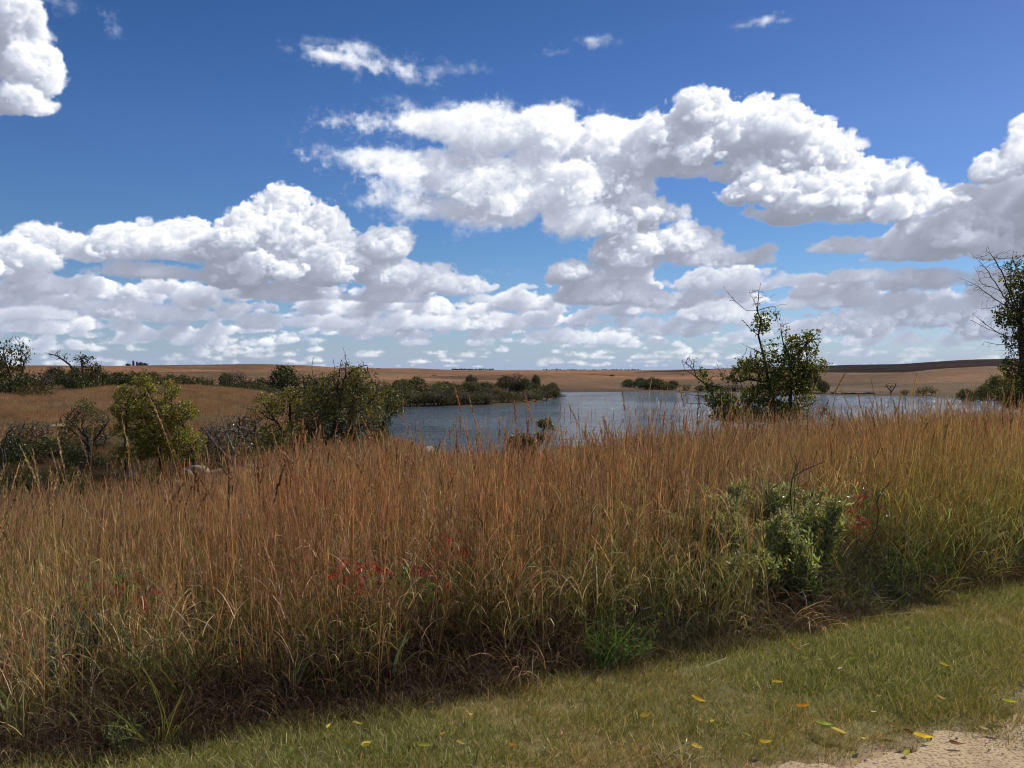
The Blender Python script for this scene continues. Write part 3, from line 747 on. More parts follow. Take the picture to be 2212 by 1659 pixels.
c3 = lambda x, y: (674.5 + x * .09455, 282.4 + y * .09455)
tree('cottonwood_tree', 'two stemmed green tree with bare twiggy tops standing in front of the lake', 'tree', 784, 24, c3,
     [[(1080, 1500), (1070, 1350), (1000, 1050), (940, 760), (885, 560), (912, 400), (872, 300), (888, 100), (905, 10)],
      [(1225, 1500), (1222, 1300), (1240, 1000), (1225, 830), (1150, 650), (1130, 540), (1120, 440)],
      [(1300, 1480), (1320, 1330), (1260, 1180), (1400, 1050), (1480, 960)]],
     [[(860, 310), (760, 300), (640, 200), (560, 110), (510, 40)], [(875, 560), (790, 480), (740, 420), (700, 380)],
      [(990, 1080), (880, 1040), (800, 1020), (700, 1050), (640, 1040), (520, 1010)], [(1250, 1120), (1340, 1020), (1400, 985), (1560, 900), (1650, 855)],
      [(1320, 1330), (1450, 1290), (1500, 1250), (1550, 1225)], [(1225, 830), (1350, 700), (1480, 560), (1590, 470)],
      [(885, 220), (960, 190), (1060, 125)], [(870, 300), (830, 180), (785, 105)], [(880, 300), (1000, 260), (1180, 235)],
      [(940, 760), (820, 700), (700, 640)], [(1440, 640), (1520, 600), (1590, 580)], [(1060, 1250), (900, 1260), (740, 1255)]],
     [(910, 440, 95, 110, 1, .55), (960, 800, 130, 120), (760, 930, 165, 115), (1340, 690, 165, 140), (1450, 880, 150, 95, 1, .9), (1230, 950, 200, 140),
      (1380, 1180, 120, 140), (900, 1230, 190, 140), (1050, 340, 75, 60, 1, .6), (1150, 530, 75, 80, 1, .5), (1480, 560, 90, 70, 1, .6), (1120, 1350, 200, 110), (1000, 660, 70, 70, 1, .6), (1090, 880, 120, 120, 1, .8), (1100, 1080, 190, 120, 1, .9), (1560, 880, 90, 80, 1, .6), (640, 1030, 110, 70, 1, .7), (1240, 780, 110, 100, 1, .7), (750, 1400, 220, 90, 1, .8), (1080, 1420, 220, 80, 1, .8), (1370, 1390, 100, 90, 1, .7)],
     [(875, 170, 90, 130, 1.5), (600, 150, 60, 70), (1130, 470, 110, 80), (1490, 1250, 70, 50), (740, 420, 70, 60), (1590, 860, 70, 50)],
     cols=G1, leaf=.078, per=1.9, rmax=.12, wig=.2)
tree('dead_topped_tree', 'low leaning tree with bare limbs reaching left and green leaves at its foot', 'tree', 721, 23, c3,
     [[(500, 1500), (480, 1430), (400, 1330), (330, 1240)], [(560, 1500), (530, 1400), (430, 1230), (330, 1080), (230, 1000), (180, 960)]],
     [[(400, 1330), (330, 1290), (260, 1280), (130, 1280)], [(340, 1250), (280, 1200), (150, 1180), (40, 1150)], [(190, 965), (120, 930), (60, 940)],
      [(230, 1000), (200, 880), (150, 790)], [(330, 1090), (430, 1100), (510, 1100), (515, 1000), (460, 900), (440, 850)], [(515, 1000), (540, 930), (560, 880)], [(200, 900), (120, 850), (70, 830)],
      [(330, 1080), (400, 1000), (415, 950)]],
     [(450, 1200, 130, 110), (560, 1290, 150, 110), (290, 980, 60, 80, 1, .6), (480, 1010, 55, 55, 1, .5), (560, 1400, 160, 80), (380, 1110, 70, 60)],
     [(170, 850, 110, 90, 2), (460, 910, 60, 70, 2), (120, 1190, 90, 50), (180, 1270, 80, 40), (100, 960, 60, 60)],
     cols=[(.10, .14, .025), (.17, .20, .035), (.25, .22, .04), (.06, .09, .02)], leaf=.07, per=2.2, bk=2.2, rmax=.07, mat=GREY)
tree('low_bush', 'small thin green bush at the right foot of the two stemmed tree', 'bush', 823, 23, c3,
     [[(1560, 1520), (1570, 1400)]], [], [(1580, 1390, 80, 70, 1.5), (1650, 1440, 60, 50)], cols=G3, leaf=.06, per=1.6, rmax=.02)
c4 = lambda x, y: (941.2 + x * .12289, 235.3 + y * .12289)
tree('elm_tree', 'tall tree at the right edge with bare grey limbs fanning left', 'tree', 1030, 27, c4,
     [[(690, 1480), (680, 1250), (660, 1050), (650, 850), (640, 650), (670, 480), (700, 300), (720, 150)]],
     [[(640, 660), (500, 500), (380, 300), (300, 210), (230, 140)], [(575, 580), (500, 330), (440, 220), (390, 150), (370, 90)],
      [(610, 630), (430, 520), (300, 420), (200, 370), (130, 345)], [(640, 870), (520, 820), (450, 790), (330, 740), (230, 690)],
      [(640, 920), (460, 890), (350, 865)], [(640, 640), (560, 450), (560, 250), (580, 130)], [(480, 470), (400, 420), (330, 400), (260, 250)],
      [(450, 600), (370, 600), (270, 590)], [(640, 900), (540, 940), (430, 940)], [(660, 500), (800, 350), (900, 250)], [(650, 850), (850, 700), (960, 600)], [(450, 790), (330, 700), (250, 640)]],
     [(640, 330, 110, 160, 1, .6), (600, 650, 150, 110, 1, .8), (640, 870, 120, 110), (740, 520, 150, 280, 1, .9), (650, 1070, 140, 120), (860, 500, 160, 260), (860, 850, 200, 200), (500, 660, 60, 60, 1, .5), (720, 1200, 160, 100)],
     [(400, 230, 150, 130, 1.8), (300, 420, 130, 80, 1.8), (330, 720, 100, 70, 1.5), (440, 480, 110, 110, 1.2), (400, 900, 90, 40), (500, 250, 90, 120, 1.3), (280, 640, 60, 50)],
     cols=[(.06, .085, .02), (.11, .13, .03), (.20, .19, .045), (.04, .055, .018), (.3, .23, .07)], leaf=.08, per=2.6, rmax=.11, mat=GREY, step=.105)
tree('dark_bush', 'dark leafy bush at the foot of the tall tree on the right edge', 'bush', 1013, 30, c4,
     [[(560, 1400), (560, 1330)], [(660, 1400), (650, 1300)]], [], [(590, 1270, 110, 120, 1), (700, 1300, 120, 130), (520, 1330, 70, 70)], cols=G3, leaf=.06, per=2.6, rmax=.03)
T3 = lambda x, y: (235.3 + x * .0851, 338.8 + y * .0851)
tree('hawthorn', 'wide dark green thorny tree left of the lake with bare spikes above its crown', 'tree', 341, 36, T3,
     [[(1130, 1500), (1150, 1380), (1140, 1150), (1180, 950), (1230, 700), (1290, 450), (1310, 280), (1290, 180), (1262, 95)],
      [(1380, 1500), (1380, 1350), (1370, 1100), (1340, 850), (1420, 600), (1450, 400)], [(950, 1480), (930, 1300), (900, 1150), (820, 1000), (700, 930), (520, 950)]],
     [[(1180, 900), (1050, 650), (930, 480), (900, 350), (920, 215)], [(1210, 700), (1150, 480), (1165, 330), (1150, 225)], [(1340, 900), (1500, 820), (1620, 700), (1700, 500)],
      [(1150, 1150), (1000, 1080), (850, 1060), (650, 1080)], [(1290, 450), (1400, 350), (1550, 310)], [(1370, 1100), (1500, 1000), (1620, 980)], [(1240, 700), (1200, 560), (1245, 240)]],
     [(1250, 650, 330, 230), (1400, 470, 230, 150, 1, .9), (1320, 900, 420, 180), (1020, 560, 200, 150, 1, .7), (1480, 720, 250, 200), (1300, 370, 130, 90, 1, .7), (980, 860, 260, 180), (1150, 1100, 330, 120), (1560, 450, 110, 120, 1, .7), (870, 1000, 200, 130), (980, 1220, 330, 110), (1480, 1130, 250, 150), (1330, 1290, 300, 80, 1, .7)],
     [(920, 270, 40, 70, 2), (1150, 280, 30, 60, 2), (1280, 200, 40, 90, 2), (1450, 290, 120, 50, 1)],
     cols=G3[:3] + [(.24, .20, .04), (.30, .17, .05)], leaf=.085, per=2.1, rmax=.12, step=.125, r0=.006, aspect=.55)
tree('spreading_hawthorn', 'low spreading bush with yellow tinged leaves and dark limbs reaching left over the brown field', 'bush', 289, 38, T3,
     [[(560, 1500), (540, 1300), (560, 1100), (480, 960)], [(700, 1500), (690, 1250), (660, 1050), (640, 900)]],
     [[(480, 970), (380, 930), (280, 850), (150, 820), (60, 790)], [(560, 1050), (420, 900), (300, 720), (200, 660)], [(640, 900), (640, 750), (760, 600)]],
     [(480, 780, 230, 130), (330, 880, 160, 70, 1, .8), (620, 680, 170, 120), (400, 680, 150, 80, 1, .8), (680, 860, 150, 120), (820, 720, 150, 150), (560, 1050, 250, 100, 1, .8), (560, 1180, 300, 110, 1, .9)],
     [(180, 780, 110, 50, 1.2), (120, 830, 70, 30)], cols=G2[:2] + G3[:1] + [(.3, .24, .04), (.07, .08, .02)], leaf=.085, per=1.9, rmax=.08, step=.125, r0=.006)
tree('juniper', 'rounded dark tree beside the water at the right end of the left thicket', 'tree', 382, 42, T3,
     [[(1700, 1300), (1720, 1100), (1750, 950), (1800, 750)], [(1700, 1200), (1690, 1000), (1620, 900)]],
     [[(1750, 950), (1860, 870), (1950, 850)]],
     [(1790, 760, 190, 150), (1880, 840, 130, 80), (1680, 650, 160, 130), (1850, 660, 100, 80), (1640, 850, 130, 100), (1700, 1050, 150, 150, 1, .8)], cols=G3, leaf=.09, per=2.3, rmax=.08, step=.125, r0=.006)
c6 = lambda x, y: (94.1 + x * .09455, 345.1 + y * .09455)
tree('yellowing_tree', 'bushy small tree with yellow green leaves standing in the ravine at left', 'tree', 160, 41, c6,
     [[(320, 1300), (315, 1150), (330, 1000), (340, 800), (350, 600)], [(690, 1290), (690, 1150), (710, 1000), (740, 800), (620, 600), (560, 450)], [(1040, 1330), (1050, 1200), (1020, 1080), (940, 850)]],
     [[(700, 1000), (560, 850), (500, 650)], [(740, 800), (820, 650), (820, 500)], [(1020, 1080), (1100, 1000), (1180, 980)]],
     [(530, 440, 130, 130), (330, 530, 120, 110), (470, 680, 260, 130), (800, 480, 110, 110), (740, 720, 200, 130), (960, 700, 150, 110), (700, 930, 300, 130), (1000, 1020, 170, 110), (350, 880, 150, 120, 1, .8), (550, 310, 50, 60, 1, .9), (520, 1110, 250, 90, 1, .8), (900, 1150, 200, 80, 1, .6)],
     [], cols=G2, leaf=.095, per=2.9, rmax=.06, step=.125, r0=.006)
c1 = lambda x, y: (x * .156, 313.7 + y * .156)
tree('thin_bush', 'sparse dark shrub with crooked stems left of the yellow green tree', 'bush', 88, 42, c1,
     [[(570, 1000), (570, 900), (560, 800), (520, 720)], [(560, 880), (640, 760), (700, 680)]],
     [[(560, 800), (460, 700), (390, 640)], [(570, 850), (500, 780), (420, 720)]],
     [(540, 600, 70, 60, 1, .9), (450, 700, 80, 60, 1, .7), (620, 680, 90, 80, 1, .35), (480, 780, 100, 60, 1, .5)], [(560, 680, 150, 100, 1.5), (660, 780, 60, 60, 1.5)],
     cols=G3, leaf=.09, per=1.8, rmax=.06, step=.125, r0=.006)
tree('bare_shrub', 'leafless dark shrub at the left edge in the ravine', 'bush', 6, 40, c1,
     [[(30, 960), (20, 860), (40, 770), (90, 720)], [(10, 900), (-30, 780), (-60, 700)]], [], [], [(60, 770, 110, 80, 1.5), (-40, 740, 100, 80, 1)],
     rmax=.05, step=.13, r0=.007)
tree('dead_shrub', 'dead grey leafless shrub between the yellow green tree and the thorny thicket', 'bush', 233, 32, c6,
     [[(1470, 1420), (1470, 1350), (1480, 1150), (1390, 930), (1440, 850), (1490, 770)], [(1560, 1420), (1530, 1300), (1600, 1150), (1700, 1050), (1760, 980)]],
     [[(1390, 930), (1360, 800), (1340, 720), (1310, 630)], [(1480, 1150), (1560, 1120), (1620, 1080), (1650, 1000)], [(1460, 1250), (1350, 1120), (1250, 1000), (1130, 850)],
      [(1450, 1350), (1330, 1260), (1200, 1200)], [(1480, 1150), (1560, 950), (1700, 820)], [(1390, 930), (1280, 900), (1200, 880)], [(1470, 1350), (1350, 1370), (1260, 1360)]],
     [], [(1380, 900, 220, 200, 1), (1600, 1000, 170, 170, 1), (1250, 1050, 140, 130, 1)], rmax=.06, step=.11, r0=.0055, mat=DEADWOOD)
c2 = lambda x, y: (282.4 + x * .156, 329.4 + y * .156)
tree('snag', 'small twisted snag with a leafy tip in front of the open water', 'tree', 535, 27, c2,
     [[(1610, 880), (1610, 800), (1680, 700), (1670, 640), (1720, 600), (1690, 575)]], [[(1630, 770), (1570, 720), (1460, 700)], [(1690, 650), (1730, 640)]],
     [(1680, 600, 50, 30, 3, 1), (1720, 630, 30, 25, 3, 1), (1520, 710, 80, 40, 2, 1), (1560, 760, 80, 40, 2, 1), (1650, 690, 40, 30, 2, .7)], [(1560, 700, 90, 40, 1.5)], cols=G3, leaf=.055, per=2.5, rmax=.035, step=.06)

print('near trees', time.time() - T0)
# ---- the kinds of bush of the far thickets: built once in real metres, then copied
def bush_kind(name, crowns, stems, cols, leaf, per, dens, r0=.02, rmax=.14, step=.29, bare=(), mat=None, asp=.8):
    pos, par = [], []
    for s in stems: polyline(pos, par, [np.array(q, float) for q in s], 0 if pos else -1, seg=.4)
    A = [ell_points(np.array(c[:3]), np.array(c[3:6]), int(max(10, np.prod(c[3:6]) * 4.2 * dens * 4.2))) for c in list(crowns) + list(bare)]
    Pn, pr = colonize(np.concatenate(A), pos, par, step, step * 1.1, wig=.2)
    tb = Acc(); rad = tubes(tb, Pn, pr, r0, rmax, k=4)
    res = [('trunk', tb.mesh('trunk', True), mat or DARKBARK)]
    if crowns and per > 0:
        thin = Pn[(rad < r0 * 1.8)]
        ok = np.zeros(len(thin), bool)
        for c in crowns: ok |= (((thin - np.array(c[:3])) / (np.array(c[3:6]) * 1.1)) ** 2).sum(1) < 1
        thin = thin[ok]; cnt = rng.poisson(per, len(thin)); LP = np.repeat(thin, cnt, 0) + rng.normal(size=(cnt.sum(), 3)) * step * .7
        n = len(LP); pal = np.array(cols); lc = pal[rng.integers(0, len(pal), n)] * rng.uniform(.6, 1.35, (n, 1))
        la = Acc(); leaves(la, LP, rng.uniform(.6, 1.25, n) * leaf, lc, asp, .1)
        res.append(('crown', la.mesh('crown'), M_LEAFO))
    for p in res: p[1].materials.append(p[2])
    return name, res
DG = [(.07, .078, .03), (.10, .10, .04), (.14, .13, .052), (.05, .055, .026)]
KIND = {
 'round': bush_kind('round', [(0, 0, 2.6, 2.4, 2.2, 2.0), (1.5, .4, 2.0, 1.6, 1.5, 1.5), (-1.5, -.3, 1.9, 1.6, 1.5, 1.4), (.2, 0, 3.9, 1.3, 1.3, 1.0)], [[(0, 0, -.4), (.1, 0, 1), (0, .1, 2)], [(.6, .2, -.4), (1, .2, 1.2)], [(-.6, 0, -.4), (-1, -.1, 1.2)]], DG, .22, 6.0, 3.2),
 'broad': bush_kind('broad', [(0, 0, 1.7, 3.0, 2.2, 1.5), (2.2, .3, 1.5, 1.8, 1.5, 1.2), (-2.1, -.4, 1.4, 1.8, 1.5, 1.3), (.8, 0, 2.8, 1.2, 1.2, .9), (-1.2, 0, 2.6, 1.0, 1.0, .8)], [[(0, 0, -.4), (.2, 0, 1)], [(1.4, .2, -.4), (2, .3, 1)], [(-1.4, -.2, -.4), (-2, -.3, 1)]], DG, .21, 5.2, 3.0),
 'loose': bush_kind('loose', [(0, 0, 2.6, 1.8, 1.6, 1.5), (1.2, .2, 3.6, 1.0, 1.0, .9), (-1.1, 0, 3.3, 1.1, 1.0, .8), (0, 0, 1.4, 1.9, 1.6, 1.0)], [[(0, 0, -.4), (.2, 0, 1.2), (.8, 0, 2.6)], [(-.3, 0, -.3), (-.8, 0, 1.4), (-1, 0, 2.6)]], [(.085, .095, .03), (.12, .12, .035), (.16, .14, .04), (.06, .07, .025)], .24, 2.0, 3.0, bare=[(0, 0, 3.9, 1.8, 1.4, 1.0)]),
 'twiggy': bush_kind('twiggy', [(0, 0, 1.8, 2.0, 1.6, 1.6)], [[(0, 0, -.4), (.1, 0, 1)], [(.7, 0, -.4), (1, 0, 1.4)], [(-.7, 0, -.4), (-1.1, 0, 1.4)]], [(.10, .085, .05), (.13, .11, .055), (.08, .075, .04)], .22, 1.4, 3.4, r0=.028, bare=[(0, 0, 2.8, 2.2, 1.8, 1.6)], mat=GREY),
 'crooked': bush_kind('crooked', [(.4, 0, 4.0, 1.2, 1.1, .8), (1.8, 0, 3.0, 1.0, .9, .8), (-.5, 0, 2.6, 1.0, .9, .6)], [[(0, 0, -.4), (0, 0, 1.5), (.3, 0, 2.8), (.2, 0, 4)], [(.1, 0, 1.5), (-1.2, 0, 3.4), (-2.6, 0, 4.4), (-4.2, 0, 4.8)], [(.3, 0, 1.2), (1.6, 0, 2.6)]], DG, .26, 2.6, 3.0, r0=.03, bare=[(-2.4, 0, 4.5, 1.7, .8, .7)], mat=GREY),
 'vase': bush_kind('vase', [], [[(0, 0, -.4), (0, 0, .9), (-.8, 0, 2.4)], [(.05, 0, .6), (.8, 0, 2.2)], [(.02, 0, .6), (0, .4, 2.2)]], DG, .2, 0, 4.0, r0=.03, bare=[(0, 0, 2.5, 1.7, 1.4, .9), (0, 0, 1.6, .9, .8, .7)], mat=GREY),
 'low': bush_kind('low', [(0, 0, .7, 2.4, 1.6, .8), (1.9, 0, .6, 1.5, 1.3, .7), (-1.9, .2, .6, 1.5, 1.2, .7)], [[(0, 0, -.3), (.1, 0, .6)], [(1.3, 0, -.3), (1.5, 0, .5)], [(-1.4, 0, -.3), (-1.5, 0, .5)]], [(.085, .085, .03), (.11, .10, .035), (.14, .11, .04)], .2, 3.2, 3.6, r0=.014),
}
KH = {'round': 4.9, 'broad': 3.7, 'loose': 4.7, 'twiggy': 4.3, 'crooked': 5.0, 'vase': 3.4, 'low': 1.5}
KHW = {'round': 3.0, 'broad': 3.7, 'loose': 2.1, 'twiggy': 2.1, 'crooked': 3.0, 'vase': 1.6, 'low': 3.2}
built = {}
def bush(kind, px, top, Y, col, label, cat, group=None, width=None, name=None, flip=1):
    """copy of one kind: foot on the land on the bearing of px, as tall as the row top says, width in photo px"""
    X, Y, Z = at(px, Y)
    Z = max(Z, WATER - .05)
    h = max(.6, EYE - (top - HZ) / F * Y - Z)
    s = h / KH[kind]
    sx = s if width is None else (width / F * Y) / (2 * KHW[kind])
    nm = name or {'crooked': 'dead_limbed_tree', 'round': 'round_tree', 'vase': 'vase_tree'}.get(kind, 'bush')
    if kind in built: r = copy_tree(built[kind])
    else:
        r = empty(nm, (0, 0, 0)); built[kind] = r
        for pn, me, m in KIND[kind][1]: obj(pn, me, None, r)
    r.name = nm
    r.location = (X, Y, Z); r.scale = (sx, sx, s); r.rotation_euler = (0, 0, (rng.uniform(-.9, .9) if kind in ('crooked',) else rng.uniform(0, 6.28)))
    if kind == 'crooked': r.rotation_euler = (0, 0, 0)
    for ch in r.children: ch.color = (*col, 1)
    for k in ('label', 'category', 'group'):
        if k in r: del r[k]
    tag(r, label, cat, group)
    return r
D_ = (.62, .72, .62); Gn = (1.0, 1.0, .9); Gy = (1.0, .92, .85); Ye = (2.2, 1.9, .9); Br = (1.3, .95, .7); Lg = (1.35, 1.4, 1.0)
ORD = 'first second third fourth fifth sixth seventh eighth ninth tenth eleventh twelfth thirteenth fourteenth fifteenth sixteenth seventeenth eighteenth nineteenth twentieth'.split()
ORD += ['twenty ' + o for o in ORD[:9]] + ['thirtieth'] + ['thirty ' + o for o in ORD[:9]]
CN = {D_: 'dark green', Gn: 'green', Gy: 'grey green', Ye: 'yellow', Br: 'brown', Lg: 'light green'}
def row(items, where, group):
    items = sorted(items, key=lambda q: q[1])
    for i, (kind, px, top, Y, w, col) in enumerate(items):
        word = {'crooked': 'tree with bare limb', 'round': 'rounded tree', 'vase': 'bare vase tree', 'twiggy': 'half bare bush', 'loose': 'open crowned bush', 'broad': 'broad bush', 'low': 'low bush'}[kind]
        bush(kind, px, top, Y, col, f'{CN[col]} {word}, {ORD[i]} from left {where}', 'tree' if kind in ('crooked', 'round', 'vase') else 'bush', group, w)
row([('loose', 14, 337, 92, 36, Gn), ('round', -8, 346, 95, 34, D_), ('broad', 24, 372, 88, 50, D_), ('twiggy', 44, 368, 90, 28, Gy), ('round', 56, 366, 104, 34, D_), ('crooked', 80, 351, 98, 50, D_), ('broad', 76, 366, 96, 44, D_),
     ('round', 98, 368, 104, 36, D_), ('loose', 92, 360, 99, 22, Gy), ('round', 118, 371, 108, 30, D_), ('broad', 136, 370, 106, 44, D_), ('round', 152, 371, 110, 26, Gn), ('broad', 170, 373, 112, 36, Gy), ('low', 36, 383, 84, 40, Gn)],
    'in tree line above brown field', 'tree line above the brown field')
row([('round', 182, 374, 116, 26, Gn), ('broad', 196, 376, 118, 36, D_), ('loose', 210, 377, 112, 26, Gy), ('round', 226, 372, 120, 22, Gn), ('twiggy', 236, 370, 114, 26, Gy), ('broad', 248, 378, 112, 36, Gy), ('round', 262, 377, 120, 30, D_), ('round', 284, 364, 118, 42, D_),
     ('broad', 270, 386, 108, 30, Gn), ('loose', 302, 372, 116, 34, Gn), ('round', 312, 376, 124, 30, D_), ('broad', 330, 375, 126, 40, Gn), ('round', 352, 374, 135, 30, D_), ('twiggy', 372, 377, 150, 30, Gy), ('broad', 392, 380, 165, 44, Gn), ('broad', 222, 384, 110, 40, D_), ('low', 254, 392, 104, 40, Gy)],
    'behind the thorny trees', 'thicket behind the thorny trees')
row([('broad', 402, 378, 182, 40, Gn), ('round', 415, 376, 196, 34, Gy), ('loose', 432, 385, 182, 30, Gn), ('round', 438, 381, 190, 26, Lg), ('twiggy', 421, 392, 180, 34, Gy), ('broad', 456, 383, 192, 36, Gy), ('round', 470, 381, 200, 30, Gn), ('vase', 484, 384, 196, 22, Gy),
     ('round', 471, 374, 215, 18, D_), ('broad', 487, 388, 190, 30, Gn), ('low', 408, 399, 180, 36, Gn), ('low', 441, 399, 182, 36, Br), ('low', 470, 400, 184, 30, Gn), ('round', 506, 375, 222, 26, Gn), ('twiggy', 516, 372, 215, 26, Gy), ('twiggy', 500, 386, 194, 24, Br),
     ('round', 499, 388, 190, 18, (2.0, 1.15, .6)), ('round', 524, 378, 214, 30, D_), ('round', 536, 374, 226, 14, D_), ('loose', 532, 388, 204, 22, Lg), ('broad', 545, 384, 220, 24, Gn), ('round', 552, 382, 232, 18, Gn), ('low', 520, 397, 200, 26, Gy), ('low', 545, 393, 216, 20, D_),
     ('loose', 514, 392, 198, 18, Gn)] if (CN.update({(2.0, 1.15, .6): 'orange brown'}) or True) else [],
    'on the wooded point', 'bushes on the wooded point')
row([('broad', 393, 392, 169, 36, Gy), ('twiggy', 405, 388, 173, 34, Br), ('broad', 424, 391, 174, 34, Gy), ('twiggy', 438, 389, 175, 34, Gy), ('broad', 450, 393, 176, 32, Gn), ('twiggy', 460, 389, 178, 32, Br), ('broad', 476, 392, 179, 34, Gy), ('twiggy', 488, 391, 181, 32, Gy),
     ('broad', 508, 391, 185, 30, Gy), ('twiggy', 522, 390, 190, 30, Br), ('broad', 531, 392, 196, 26, Gn), ('twiggy', 542, 389, 205, 26, Gy), ('broad', 554, 389, 221, 22, Gy), ('round', 447, 381, 198, 30, Gy), ('round', 486, 381, 203, 30, Gy), ('low', 560, 394, 229, 14, D_)],
    'at the water edge of the point', 'bushes at the water edge of the point')
row([('low', 566, 377, 520, 14, D_), ('low', 582, 378, 500, 18, D_), ('broad', 600, 377.5, 480, 16, D_), ('round', 612, 378, 470, 10, D_), ('low', 592, 380, 480, 22, Gy), ('round', 628, 379, 330, 16, D_), ('round', 640, 377, 320, 16, D_), ('broad', 652, 376.5, 310, 20, Gn), ('broad', 662, 382, 300, 16, Gy),
     ('round', 673, 380, 300, 16, D_), ('loose', 686, 384, 290, 16, Gy), ('broad', 700, 385, 285, 20, Gy), ('low', 722, 386, 282, 26, Gn), ('low', 745, 386, 280, 26, Gn), ('broad', 634, 381, 318, 26, D_), ('broad', 646, 379, 308, 30, D_), ('broad', 657, 378, 302, 30, D_), ('broad', 668, 383, 296, 24, Gn), ('low', 574, 379, 500, 26, D_), ('low', 606, 379, 480, 26, D_), ('twiggy', 712, 384, 284, 26, Gy), ('twiggy', 734, 384, 282, 28, Gy), ('twiggy', 757, 384, 281, 30, Gy), ('broad', 776, 382, 276, 30, Gy)],
    'on the far shore', 'trees along the far shore')
row([('round', 812, 370, 262, 26, D_), ('broad', 823, 380, 258, 22, D_), ('vase', 891, 382, 246, 16, Gy), ('low', 926, 386, 240, 26, Gn), ('twiggy', 905, 389, 244, 12, Br), ('broad', 966, 388, 205, 26, Gy), ('broad', 984, 384, 203, 30, Lg), ('round', 998, 374, 206, 34, Lg), ('broad', 1018, 380, 200, 40, D_), ('low', 976, 395, 200, 30, D_)],
    'below the shaded hill', 'bushes on the right hand shore')
row([('low', 378, 371, 700, 5, Br), ('low', 388, 373.5, 620, 10, D_), ('low', 396, 374, 640, 8, D_), ('low', 434, 378, 520, 12, Br), ('twiggy', 480, 374, 600, 5, Gy), ('low', 556, 371.5, 1300, 6, D_), ('low', 770, 371, 1100, 8, D_), ('low', 752, 373, 900, 10, Gy), ('round', 862, 368, 1000, 6, D_), ('low', 660, 374, 800, 16, D_), ('low', 700, 374, 820, 18, D_), ('twiggy', 860, 379, 500, 18, D_), ('low', 520, 372.5, 900, 14, D_), ('low', 590, 373, 1000, 16, D_), ('low', 640, 372, 950, 12, Br), ('low', 690, 371, 1100, 18, D_), ('low', 930, 374, 700, 12, D_)],
    'on the open hills', 'lone bushes on the hills')
row([('broad', 12, 432, 44, 60, D_), ('broad', 50, 436, 46, 60, D_), ('twiggy', 30, 418, 50, 44, Br), ('broad', 84, 446, 42, 44, D_), ('twiggy', 96, 424, 50, 40, Gy), ('low', 120, 448, 44, 50, D_), ('low', 205, 440, 42, 50, Gy), ('twiggy', 214, 420, 46, 40, Gy), ('low', 250, 440, 44, 60, Gn), ('twiggy', 246, 410, 50, 44, Gn), ('broad', 270, 430, 48, 50, Gy), ('low', 322, 448, 44, 60, Gn), ('low', 360, 446, 48, 50, Gy),
     ('twiggy', 380, 430, 52, 36, Br), ('low', 10, 462, 34, 60, D_), ('low', 70, 468, 33, 60, D_), ('low', 150, 466, 34, 50, D_)],
    'in the ravine', 'bushes in the ravine')
# far off wood on the sky line, one mass
fw = Acc()
for (a, b, base, hh, Y, n) in ((451, 494, 370, 1.6, 2600, 420), (543, 640, 370.2, 1.0, 2600, 420)):
    pxs = rng.uniform(a, b, n); X = (pxs - 512) / F * Y; z = height(X, np.full(n, float(Y)))
    hs = (hh * (.4 + .6 * np.abs(np.sin(pxs * .55) * np.sin(pxs * .21 + 1)))) / F * Y
    P_ = np.stack([X, Y + rng.uniform(-15, 15, n), z + rng.random(n) * hs], -1)
    leaves(fw, P_, rng.uniform(2, 4, n), np.tile((.04, .05, .025), (n, 1)), .9, 0)
tag(obj('far_off_wood', fw.mesh('far_off_wood'), leafy_material('far_wood', .1, 0, .6)), 'low dark woods on the sky line beyond the lake', 'wood', kind='stuff')
print('bushes', time.time() - T0)

# ------------------------------------------------------------------ far farm on the left sky line
def flat_mat(name, c, rough=.8, noise=.2, scale=3.):
    m, nt, nd, ln = new_mat(name)
    tc = N(nd, 'ShaderNodeTexCoord'); no = N(nd, 'ShaderNodeTexNoise', Scale=scale, Detail=5.0); ln.new(tc.outputs['Object'], no.inputs['Vector'])
    cr = N(nd, 'ShaderNodeValToRGB'); e = cr.color_ramp.elements
    e[0].position = .3; e[1].position = .7; e[0].color = (*[q * (1 - noise) for q in c], 1); e[1].color = (*[q * (1 + noise) for q in c], 1)
    ln.new(no.outputs['Fac'], cr.inputs[0]); p = N(nd, 'ShaderNodeBsdfPrincipled', Roughness=rough); ln.new(cr.outputs[0], p.inputs['Base Color'])
    bu = N(nd, 'ShaderNodeBump', Strength=.5, Distance=.02); ln.new(no.outputs['Fac'], bu.inputs['Height']); ln.new(bu.outputs[0], p.inputs['Normal'])
    o = N(nd, 'ShaderNodeOutputMaterial'); ln.new(p.outputs[0], o.inputs[0]); return m
M_STEEL = flat_mat('silo_blue_steel', (.03, .045, .09), .5); M_WALL = flat_mat('barn_wall', (.07, .05, .05)); M_ROOF = flat_mat('barn_roof', (.05, .06, .09), .5)
def lathe(prof, k=20):
    a = np.arange(k) * 2 * math.pi / k; V = []; Q = []
    for r, z in prof: V.append(np.stack([np.cos(a) * r, np.sin(a) * r, np.full(k, z)], -1))
    for i in range(len(prof) - 1):
        for q in range(k): Q.append((i * k + q, i * k + (q + 1) % k, (i + 1) * k + (q + 1) % k, (i + 1) * k + q))
    return np.concatenate(V), Q
FY = 1190
def farm_at(px): 
    X, Y, Z = at(px, FY); return (X, Y, Z - .3)
